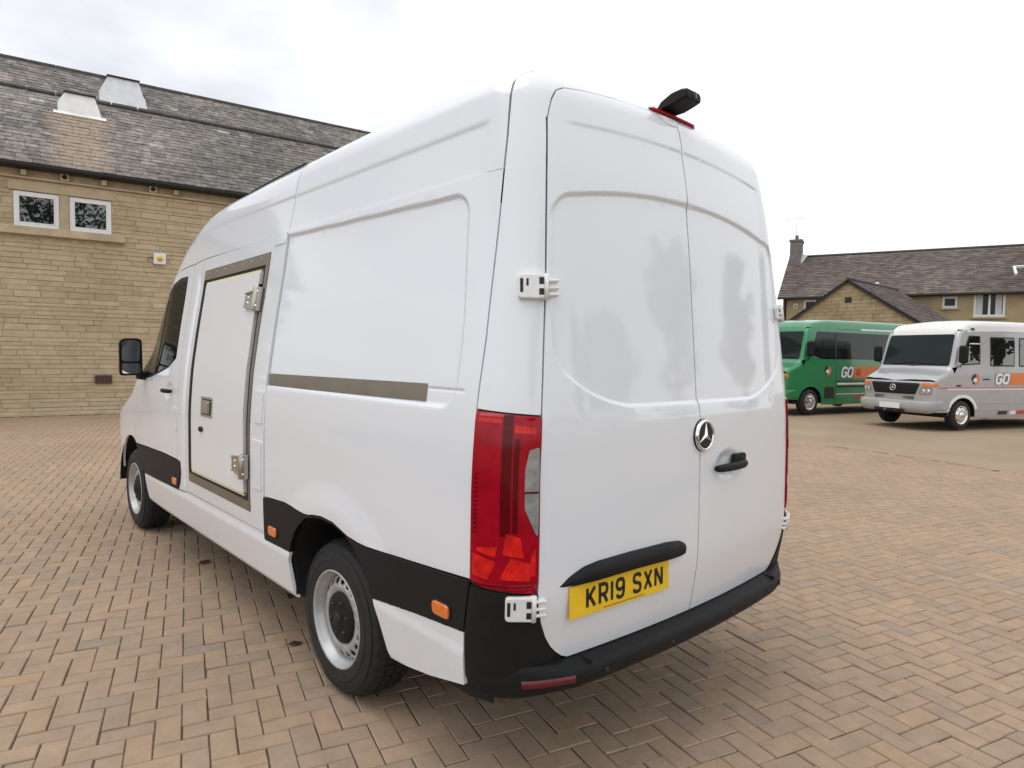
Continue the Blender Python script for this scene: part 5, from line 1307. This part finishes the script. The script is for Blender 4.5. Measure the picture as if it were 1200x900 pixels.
def bside(y, z, off=0):
    P = bS(np.array([float(y)]), np.array([float(z)])); n = Vector(BB.nrm(P)[:, 0]); p = Vector(P[:, 0]); U = Vector((0, 1, 0)); U = (U-n*U.dot(n)).normalized(); V = n.cross(U); V = V if V.z > 0 else -V
    return p+n*off, U, V, n
def bfront(x, z, off=0):
    P = bFr(np.array([float(x)]), np.array([float(z)])); n = Vector(BB.nrm(P)[:, 0]); p = Vector(P[:, 0]); U = Vector((1, 0, 0)); U = (U-n*U.dot(n)).normalized(); V = n.cross(U); V = V if V.z > 0 else -V
    return p+n*off, U, V, n
orangep = mat('orange_vinyl', (.70, .20, .055), .45, var=.05, scale=20)
whitev = mat('white_vinyl', (.80, .80, .80), .4)
darkv = mat('dark_vinyl', (.02, .02, .022), .4)
greyv = mat('grey_vinyl', (.16, .16, .17), .4)
redv = mat('red_vinyl', (.55, .05, .03), .4)
def minibus(name, label, loc, rotz, body, roofm, bumperm, green):
    bus = thing(name, label, 'minibus', loc, rotz, 'minibuses parked in front of the house')
    PT = lambda nm, mp, lp, m, par=bus, sp=.07, lift=0.0, rim=.012, **k: patch(nm, BB, mp, lp, m, par, sp, None, lift=lift, rim=rim, **k)
    lower = [(.22, .40), (.57, .40)] + bArch + [(1.44, .25), (6.0, .25), (6.0, 1.0), (6.0, 2.26), (1.16, 2.26), (1.02, 2.05), (.82, 1.44), (.70, 1.26), (.32, 1.10), (.22, .98), (.20, .8)]
    sidep = PT('side_panel', bS, lower, body); PT('side_panel', bS, lower, body, mirror=True)
    PT('rear_panel', lambda x, z: BB.cast((x, 0*x, z), (0*x, 1+0*x, 0*x), 7.5, 3), rpoly([(-.9, .3), (.9, .3), (.85, 2.3), (-.85, 2.3)], .08), body)
    rf_ = PT('roof', bRf, [(-.90, 1.02), (-.6, .93), (.6, .93), (.90, 1.02), (.885, 1.4), (.885, 6.1), (-.885, 6.1), (-.885, 1.4)], roofm, sp=.06)
    PT('front_dome', bFr, rpoly([(-.80, 2.18), (.80, 2.18), (.80, 2.42), (-.80, 2.42)], .02), roofm, sp=.05)
    PT('front_dome', bTop, [(-.86, .97), (.86, .97), (.90, 1.20), (-.90, 1.20)], roofm, sp=.05, lift=-.001)
    fp = PT('front_panel', bFr, [(-.87, .42), (.87, .42), (.885, .8), (.875, 1.09), (-.875, 1.09), (-.885, .8)], body)
    PT('bonnet', BB.roof(.75), [(-1.22, .19), (-1.0, .10), (-.5, .055), (0, .035), (.5, .055), (1.0, .10), (1.30, .19), (1.27, .40), (1.14, .72), (.96, .66), (0, .63), (-.96, .66), (-1.14, .72), (-1.27, .40)], body, sp=.04, lift=.0015)
    for mir in (False, True):
        PT('windscreen_pillar', lambda th, z: BB.cast((.45+0*th, 1.45+0*th, z), (np.cos(th), -np.sin(th), 0*th), 1.4, 0), [(1.17, 1.38), (1.11, 1.80), (1.05, 2.24), (.62, 2.28), (.66, 2.10), (.90, 1.44)], body, lift=.001, mirror=mir, sp=.05)
        PT('front_wing', lambda th, z: BB.cast((.66+0*th, .36+0*th, z), (np.cos(th), -np.sin(th), 0*th), .9, 0), [(.30, .43), (1.12, .43), (1.12, .80), (1.05, 1.085), (.30, 1.085)], body, lift=.001, mirror=mir, sp=.05)
    ws = PT('windscreen', bFr, rpoly([(-.84, 1.445), (.84, 1.445), (.80, 2.17), (-.80, 2.17)], .05), MT['windscreen'], sp=.06, lift=.004)
    for x0, x1 in ((-.6, .05), (.1, .7)):
        b = MB(); pts = [Vector(bTop(np.array([x0+(x1-x0)*t]), np.array([.66+.012*t]))[:, 0])+Vector((0, -.02, .012)) for t in np.linspace(0, 1, 5)]; b.tube(pts, .008, 5); b.build('wiper', gut, ws)
    # inside shell so that gaps read dark
    for mir in (False, True): PT('inner_shell', bS, [(.25, .42), (.55, .42)] + [(y, z+.01) for y, z in bArch] + [(1.5, .28), (5.9, .28), (5.9, 2.2), (1.18, 2.2), (.86, 1.4), (.72, 1.22), (.3, 1.0)], MT['black'], lift=-.02, rim=0, sp=.15, mirror=mir)
    PT('inner_shell', bFr, [(-.84, .5), (.84, .5), (.78, 2.3), (-.78, 2.3)], MT['black'], lift=-.02, rim=0, sp=.1)
    # grille, lamps, bumper, plate
    gr = PT('grille', bFr, rpoly([(-.52, .79), (.52, .79), (.62, 1.05), (-.62, 1.05)], .04), MT['gasket'], bus, sp=.06, lift=.010)
    for k in range(4):
        z = .825+k*.055; PT('grille_bar', bFr, [(-.50-.02*k, z), (.50+.02*k, z), (.50+.02*k, z+.018), (-.50-.02*k, z+.018)], MT['plastic'], gr, sp=.08, lift=.022)
    O, U, V, N = bfront(0, .935, .024); b = MB(); b.lathe([(.062, 0), (.064, .010), (.074, .010), (.076, 0)], O, N, 24)
    for k in range(3):
        a = PI/2+k*2*PI/3; D = U*math.cos(a)+V*math.sin(a); E_ = -U*math.sin(a)+V*math.cos(a); b.add([O+E_*.012+N*.006, O-E_*.012+N*.006, O+D*.066+N*.006, O+N*.012], [(0, 1, 3), (1, 2, 3), (2, 0, 3)])
    b.build('bonnet_badge', MT['chrome'], gr)
    for mir in (False, True):
        hl_ = PT('headlight', bFr, rpoly([(.60, .80), (.86, .80), (.87, .96), (.63, .96)], .03), MT['clear'], bus, sp=.05, lift=.010, mirror=mir)
        PT('indicator', bFr, rpoly([(.655, .975), (.872, .975), (.872, 1.055), (.665, 1.055)], .015), MT['orange'], fp, sp=.05, lift=.014, mirror=mir)
        for xx in (.69, .79):
            O, U, V, N = bfront(xx, .875, .011); b = MB(); b.lathe([(0, .004), (.035, .008), (.050, .004)], O, N, 16); 
            if mir: b.v = [(-p[0], p[1], p[2]) for p in b.v]
            b.build('lamp_bowl', MT['chrome'], hl_)
        PT('side_indicator', bS, rpoly([(.13, .975), (.20, .975), (.20, 1.055), (.13, 1.055)], .01), MT['orange'], sp=.05, lift=.008, mirror=mir)
    rows = []
    for x in np.linspace(-.97, .97, 25):
        a = abs(x); y0 = .12*(a/.95)**2+.02+(.10 if a > .94 else 0)+ .16*max(0, (a-.88)/.09)**2; z0 = .40+.10*max(0, (a-.80)/.17)**2
        rows.append([Vector((x, y0+.12, .655)), Vector((x, y0-.085, .648)), Vector((x, y0-.115, .62)), Vector((x, y0-.115, z0+.08)), Vector((x, y0-.09, z0+.01)), Vector((x, y0-.02, z0-.03)), Vector((x, y0+.15, z0-.02))])
    bp_ = MB().grid(rows); 
    for sx in (0, -1): bp_.add(rows[sx], [list(range(7))])
    bp_ = bp_.build('bumper', bumperm, bus)
    MB().box((.0, -.110, .515), (.52, .02, .125), ch=.004).build('number_plate', MT['hingew'], bp_)
    for k in range(2): MB().box((0, .022, .70+k*.035), (1.0, .03, .016)).build('bumper_slot', MT['black'], fp)
    for sx in (-.28, .02, .26): MB().box((sx, -.105, .415), (.22, .02, .07), ch=.004).build('fog_slot', MT['black'], bp_)
    # side windows
    if green:
        w = PT('window_band', bS, rpoly([(.98, 1.60), (1.35, 1.46), (5.8, 1.46), (5.8, 2.16), (1.22, 2.18)], .04), MT['glass'], sp=.08, lift=.004)
        PT('window_band', bS, rpoly([(.98, 1.60), (1.35, 1.46), (5.8, 1.46), (5.8, 2.16), (1.22, 2.18)], .04), MT['glass'], sp=.08, lift=.004, mirror=True)
        PT('door_window', bS, rpoly([(1.42, 1.50), (1.90, 1.50), (1.90, 2.02), (1.38, 2.02)], .05), MT['windscreen'], w, sp=.08, lift=.012)
        PT('window_trim', bS, [(1.90, 1.47), (1.955, 1.47), (1.955, 2.14), (1.90, 2.14)], darkv, w, sp=.08, lift=.012)
    else:
        cabw = [(1.02, 1.50), (1.50, 1.53), (1.50, 2.13), (1.20, 2.13), (.90, 1.60)]
        for mir in (False, True):
            w = PT('cab_window', bS, rpoly([(.97, 1.47), (1.53, 1.50), (1.53, 2.15), (1.16, 2.15), (.90, 1.62)], .03), MT['gasket'], sp=.06, lift=.003, mirror=mir)
            PT('pane', bS, rpoly(cabw, .02), MT['pane'], w, sp=.06, lift=.006, mirror=mir)
            PT('window_bar', bS, [(1.17, 1.955), (1.50, 1.955), (1.50, 1.98), (1.18, 1.98)], whitev, w, sp=.06, lift=.011, mirror=mir)
            for a, c in ((1.86, 2.72), (2.88, 3.75), (3.9, 4.77), (4.9, 5.75)):
                w = PT('window', bS, rpoly([(a, 1.455), (c, 1.455), (c, 2.135), (a, 2.135)], .04), MT['gasket'], sp=.08, lift=.004, mirror=mir)
                PT('pane', bS, rpoly([(a+.03, 1.485), (c-.03, 1.485), (c-.03, 2.105), (a+.03, 2.105)], .03), MT['pane'], w, sp=.08, lift=.007, mirror=mir)
    # livery: italic GO, orange panel, round swirl, stripes
    x0 = 2.02 if not green else 2.12; z0, hh = 1.03, .27
    if green: z0, hh = .96, .31
    fr = bside(x0, z0, .006); O, U, V, N = fr
    b = MB(); glyphs(b, 'GO', -.012, -.012, .255, hh+.024, -.012, .098, (O, U, V, N), .002, slant=.22); lt = b.build('lettering_outline', greyv if not green else darkv, sidep, recalc=False)
    b = MB(); glyphs(b, 'GO', .0, .0, .230, hh, .012, .062, (O+N*.003, U, V, N), .002, slant=.22); b.build('lettering', whitev, sidep, recalc=False)
    ex = x0+.50
    PT('orange_panel', bS, [(ex+.03, z0-.005), (5.4, z0-.005), (5.4, z0+hh+.005), (ex+.09, z0+hh+.005)], orangep, sidep, sp=.08, lift=.005, rim=.003)
    if green:
        b = MB()
        O2 = bside(ex+.12, z0+.02, .009); glyphs(b, 'R', 0, 0, .20, .22, .05, .05, O2, .002, slant=.22); b.build('orange_panel_letter', redv, sidep, recalc=False)
    O, U, V, N = bside(1.38 if not green else 1.62, 1.155, .006)
    sw = MB(); sw.prism([(.125*math.cos(q), .125*math.sin(q)) for q in np.linspace(-PI/2-.4, PI/2-.1, 14)] + [(.03, .06), (-.02, -.05)], (O, U, V, N), 0, .003); sw.build('round_emblem', orangep, sidep)
    sw = MB(); sw.prism([(.125*math.cos(q), .125*math.sin(q)) for q in np.linspace(PI/2+.1, PI+.3, 8)] + [(-.04, .01), (.0, .06)], (O, U, V, N), 0, .003); sw.prism([(-.09, -.09), (-.03, -.115), (.0, -.06), (-.05, -.03)], (O, U, V, N), 0, .003); sw.build('round_emblem_dark', darkv, sidep)
    sw = MB(); sw.prism([(.06*math.cos(q)-.015, .05*math.sin(q)-.02) for q in np.linspace(0, 2*PI, 12, endpoint=False)], (O, U, V, N), .0025, .0045); sw.build('round_emblem_white', whitev, sidep)
    if not green:
        PT('stripe', bS, [(.22, .945), (5.95, .945), (5.95, .965), (.22, .965)], redv, sidep, sp=.15, lift=.004, rim=.002); PT('stripe', bS, [(.5, .915), (5.95, .915), (5.95, .942), (.5, .942)], whitev, sidep, sp=.15, lift=.004, rim=.002)
        PT('moulding', bS, [(1.47, .60), (5.95, .60), (5.95, .625), (1.47, .625)], body, sidep, sp=.15, lift=.012, rim=.012); PT('moulding', bS, [(1.47, .43), (5.95, .43), (5.95, .445), (1.47, .445)], body, sidep, sp=.15, lift=.010, rim=.01)
        O, U, V, N = bside(1.74, 1.155, .005); MB().box(O, (.22, .03, .004), rot_to(U, V, N)).build('door_handle', darkv, sidep)
        for q, (a, c, m) in enumerate(((2.18, 2.52, darkv), (2.62, 2.82, whitev), (2.86, 3.30, redv), (3.36, 4.4, whitev))): PT('print_block', bS, rpoly([(a, .33), (c, .33), (c+.03, .415), (a+.03, .415)], .01), m, sidep, sp=.1, lift=.004, rim=.002)
        PT('arch_trim', bS, [(1.0+.50*math.cos(t), .335+.47*math.sin(t)) for t in [PI*.93-PI*.83*k/16 for k in range(17)]] + [(1.0+.43*math.cos(t), .335+.40*math.sin(t)) for t in [PI*.10+PI*.83*k/16 for k in range(17)]], whitev, sidep, sp=.05, lift=.012, rim=.014)
        PT('marker_lamp', bS, rpoly([(.78, .985), (.92, .985), (.92, 1.03), (.78, 1.03)], .01), MT['reflector'], sidep, sp=.05, lift=.01)
        O, U, V, N = bside(1.30, 2.30, .005); MB().box(O, (.11, .05, .03), rot_to(U, V, N), ch=.008).build('roof_marker', darkv, rf_)
    else:
        for z, m, h in ((.78, whitev, .045), (.70, darkv, .06), (.52, whitev, .02), (.86, darkv, .03)): PT('stripe', bS, [(2.0, z), (5.95, z), (5.95, z+h), (2.0, z+h)], m, sidep, sp=.15, lift=.005, rim=.004)
        PT('step_panel', bS, rpoly([(1.52, .42), (1.90, .42), (1.90, .72), (1.52, .72)], .02), darkv, sidep, sp=.1, lift=.003)
        PT('door_line', bS, [(1.935, .30), (1.95, .30), (1.95, 1.46), (1.935, 1.46)], darkv, sidep, sp=.1, lift=.002, rim=.002)
        PT('print_block', bS, [(2.75, .40), (3.3, .40), (3.33, .48), (2.78, .48)], redv, sidep, sp=.1, lift=.004, rim=.002)
        b = MB()
        pts = [Vector(bS(np.array([y]), np.array([2.285]))[:, 0]) for y in np.linspace(3.0, 5.6, 8)]
        PT('roof_lettering', bS, [(3.0, 2.255), (5.4, 2.255), (5.4, 2.295), (3.0, 2.295)], whitev, rf_, sp=.1, lift=.004, rim=.002)
        MB().box((.25, 3.1, 2.50), (.5, .8, .07), ch=.03).build('roof_hatch', whitev, rf_)
    # sill, wheels, mirrors, underside
    for sx in (-1, 1):
        for wy in (1.0, 4.6):
            O = Vector((sx*.955, wy, .335)); A = Vector((sx, 0, 0))
            t = MB(); t.lathe([(.20, -.02), (.215, .0), (.25, .004), (.30, -.004), (.325, -.03), (.335, -.06), (.335, -.18), (.31, -.20), (.2, -.2)], O, A, 36); t = t.build('wheel', MT['rubber'], bus)
            r_ = MB(); r_.lathe([(0, .010), (.05, .012), (.06, .0), (.09, -.005), (.12, .004), (.15, -.004), (.175, -.03), (.19, -.012), (.208, .003), (.213, -.005)], O, A, 36); r_ = r_.build('rim', MT['chrome'], t)
            n_ = MB()
            X = A.orthogonal().normalized(); Y = A.cross(X)
            for k in range(6): n_.lathe([(0, .014), (.012, .012), (.014, 0)], O+(X*math.cos(k*PI/3)+Y*math.sin(k*PI/3))*.105, A, 8)
            for k in range(8): n_.lathe([(0, -.010), (.014, -.010), (.015, -.03)], O+(X*math.cos(k*PI/4)+Y*math.sin(k*PI/4))*.158, A, 8, mi=1)
            n_.build('wheel_nuts', [MT['steel'], MT['black']], t)
            if wy < 2:
                rows = [[Vector((xx*sx, y, z+.01)) for y, z in bArch] for xx in (.93, .45)]; MB().grid(rows).build('arch_liner', MT['black'], bus)
    MB().box((0, 3.2, .34), (1.7, 5.4, .12)).box((0, .6, .45), (1.0, 1.0, .2)).build('underbody', MT['black'], bus)
    for sx in (-1, 1):
        b = MB(); c = Vector((sx*1.08, .78, 1.72)); b.box(c, (.20, .11, .40), ch=.04); m_ = b.build('door_mirror', MT['plastic'] , bus)
        b = MB(); b.tube([c+Vector((-sx*.02, .02, -.19)), c+Vector((-sx*.12, .08, -.28)), Vector((sx*.90, .92, 1.42))], .014, 6); b.build('mirror_arm', MT['plastic'], m_)
        MB().box(c+Vector((0, .058, .0)), (.16, .006, .36)).build('mirror_glass', MT['mirrorg'], m_)
    return bus
silverp = mat('silver_paint', (.44, .44, .45), .34, var=.03, scale=5, metal=.35, coat=.6, coatr=.08)
whitep = mat('white_roof_paint', (.74, .74, .73), .35, coat=.5, coatr=.1)
greenp = mat('green_paint', (.014, .215, .075), .30, var=.06, scale=5, coat=.8, coatr=.06)
fw = Vector((CD.x, CD.y, 0)).normalized(); rt = Vector((CR.x, CR.y, 0)).normalized()
def place(phi, X, Z):
    """corner at the near front of the bus: X metres to the right, Z metres ahead of the camera"""
    ay = rt*math.cos(phi)+fw*math.sin(phi); axx = rt*math.sin(phi)-fw*math.cos(phi)
    P = Vector((CAM_POS.x, CAM_POS.y, 0))+rt*X+fw*Z - axx*.95
    return P, math.atan2(axx.y, axx.x)
P, a = place(rad(22), 9.32, 14.55)
minibus('silver_minibus', 'silver minibus with white roof, chrome wheels and orange band, nearest the camera', (P.x, P.y, 0), a, silverp, whitep, mat('grey_bumper', (.36, .36, .36), .5, var=.05, scale=6), False)
P, a = place(rad(28), 7.36, 17.9)
gb_ = minibus('green_minibus', 'green minibus with tinted windows, partly hidden behind the white van', (P.x, P.y, 0), a, greenp, greenp, greenp, True)
gb_.scale = (1.07, 1.07, 1.07)

# ================================================================== trees across the yard (seen as reflections in the van doors)
barkm = mat('bark', (.07, .052, .038), .9, var=.3, scale=8, bump=.5, bscale=20)
leafm2 = piece_mat('foliage', [(0, (.030, .048, .016)), (.5, (.048, .075, .022)), (1, (.085, .11, .035))], .7, False, 3, .3, 0, .3, .1, 20)
def tree(loc, H, R_, seed, label, slim):
    r = random.Random(seed); t = thing('tree', label, 'tree', loc, 0, 'trees across the yard')
    b = MB(); th = H*.30
    b.tube([(0, 0, -.1), (.05, .02, th*.5), (.0, .06, th), (.08, 0, H*.6), (0, 0, H*.85)], [.26, .20, .17, .10, .04], 10)
    limbs = []
    for k in range(26):
        a = r.random()*2*PI; z = r.uniform(.25, .85)*H; L_ = R_*(1-abs(z/H-.45)*1.1)*r.uniform(.6, 1.0); p0 = Vector((0, 0, z)); p1 = p0+Vector((math.cos(a)*L_*.55, math.sin(a)*L_*.55, L_*.3)); p2 = p0+Vector((math.cos(a)*L_, math.sin(a)*L_, L_*.5+r.uniform(0, .5)))
        b.tube([p0, p1, p2], [.06, .04, .015], 6); limbs += [(p1, L_*.40), (p2, L_*.42), (p0.lerp(p1, .5), L_*.35)]
    b.build('trunk', barkm, t)
    c = MB()
    for p, rr in limbs:
        rr = max(.45, rr)
        for k in range(70):
            d = Vector((r.gauss(0, 1), r.gauss(0, 1), r.gauss(0, .8))); d = d.normalized()*rr*(r.random()**.45); q = p+d; s = r.uniform(.10, .22)
            u = Vector((r.gauss(0, 1), r.gauss(0, 1), r.gauss(0, 1))).normalized(); w = u.orthogonal().normalized()
            c.add([q-u*s, q+w*s*.55, q+u*s, q-w*s*.55], [(0, 1, 2, 3)], r=r.random())
    o = c.build('crown', leafm2, t, recalc=False); o['kind'] = 'stuff'
tree((19.5, -14.2, 0), 9.8, 2.3, 1, 'tall narrow tree mirrored in the left rear door of the van', True)
tree((24.5, -9.6, 0), 8.6, 2.0, 2, 'narrow tree mirrored in the right rear door of the van', True)
tree((15.2, -17.5, 0), 6.0, 2.4, 3, 'rounded low tree mirrored faintly low in the van doors', False)
tree((-6.0, -20.5, 0), 14.5, 4.6, 4, 'large spreading tree mirrored in the stone building windows', False)
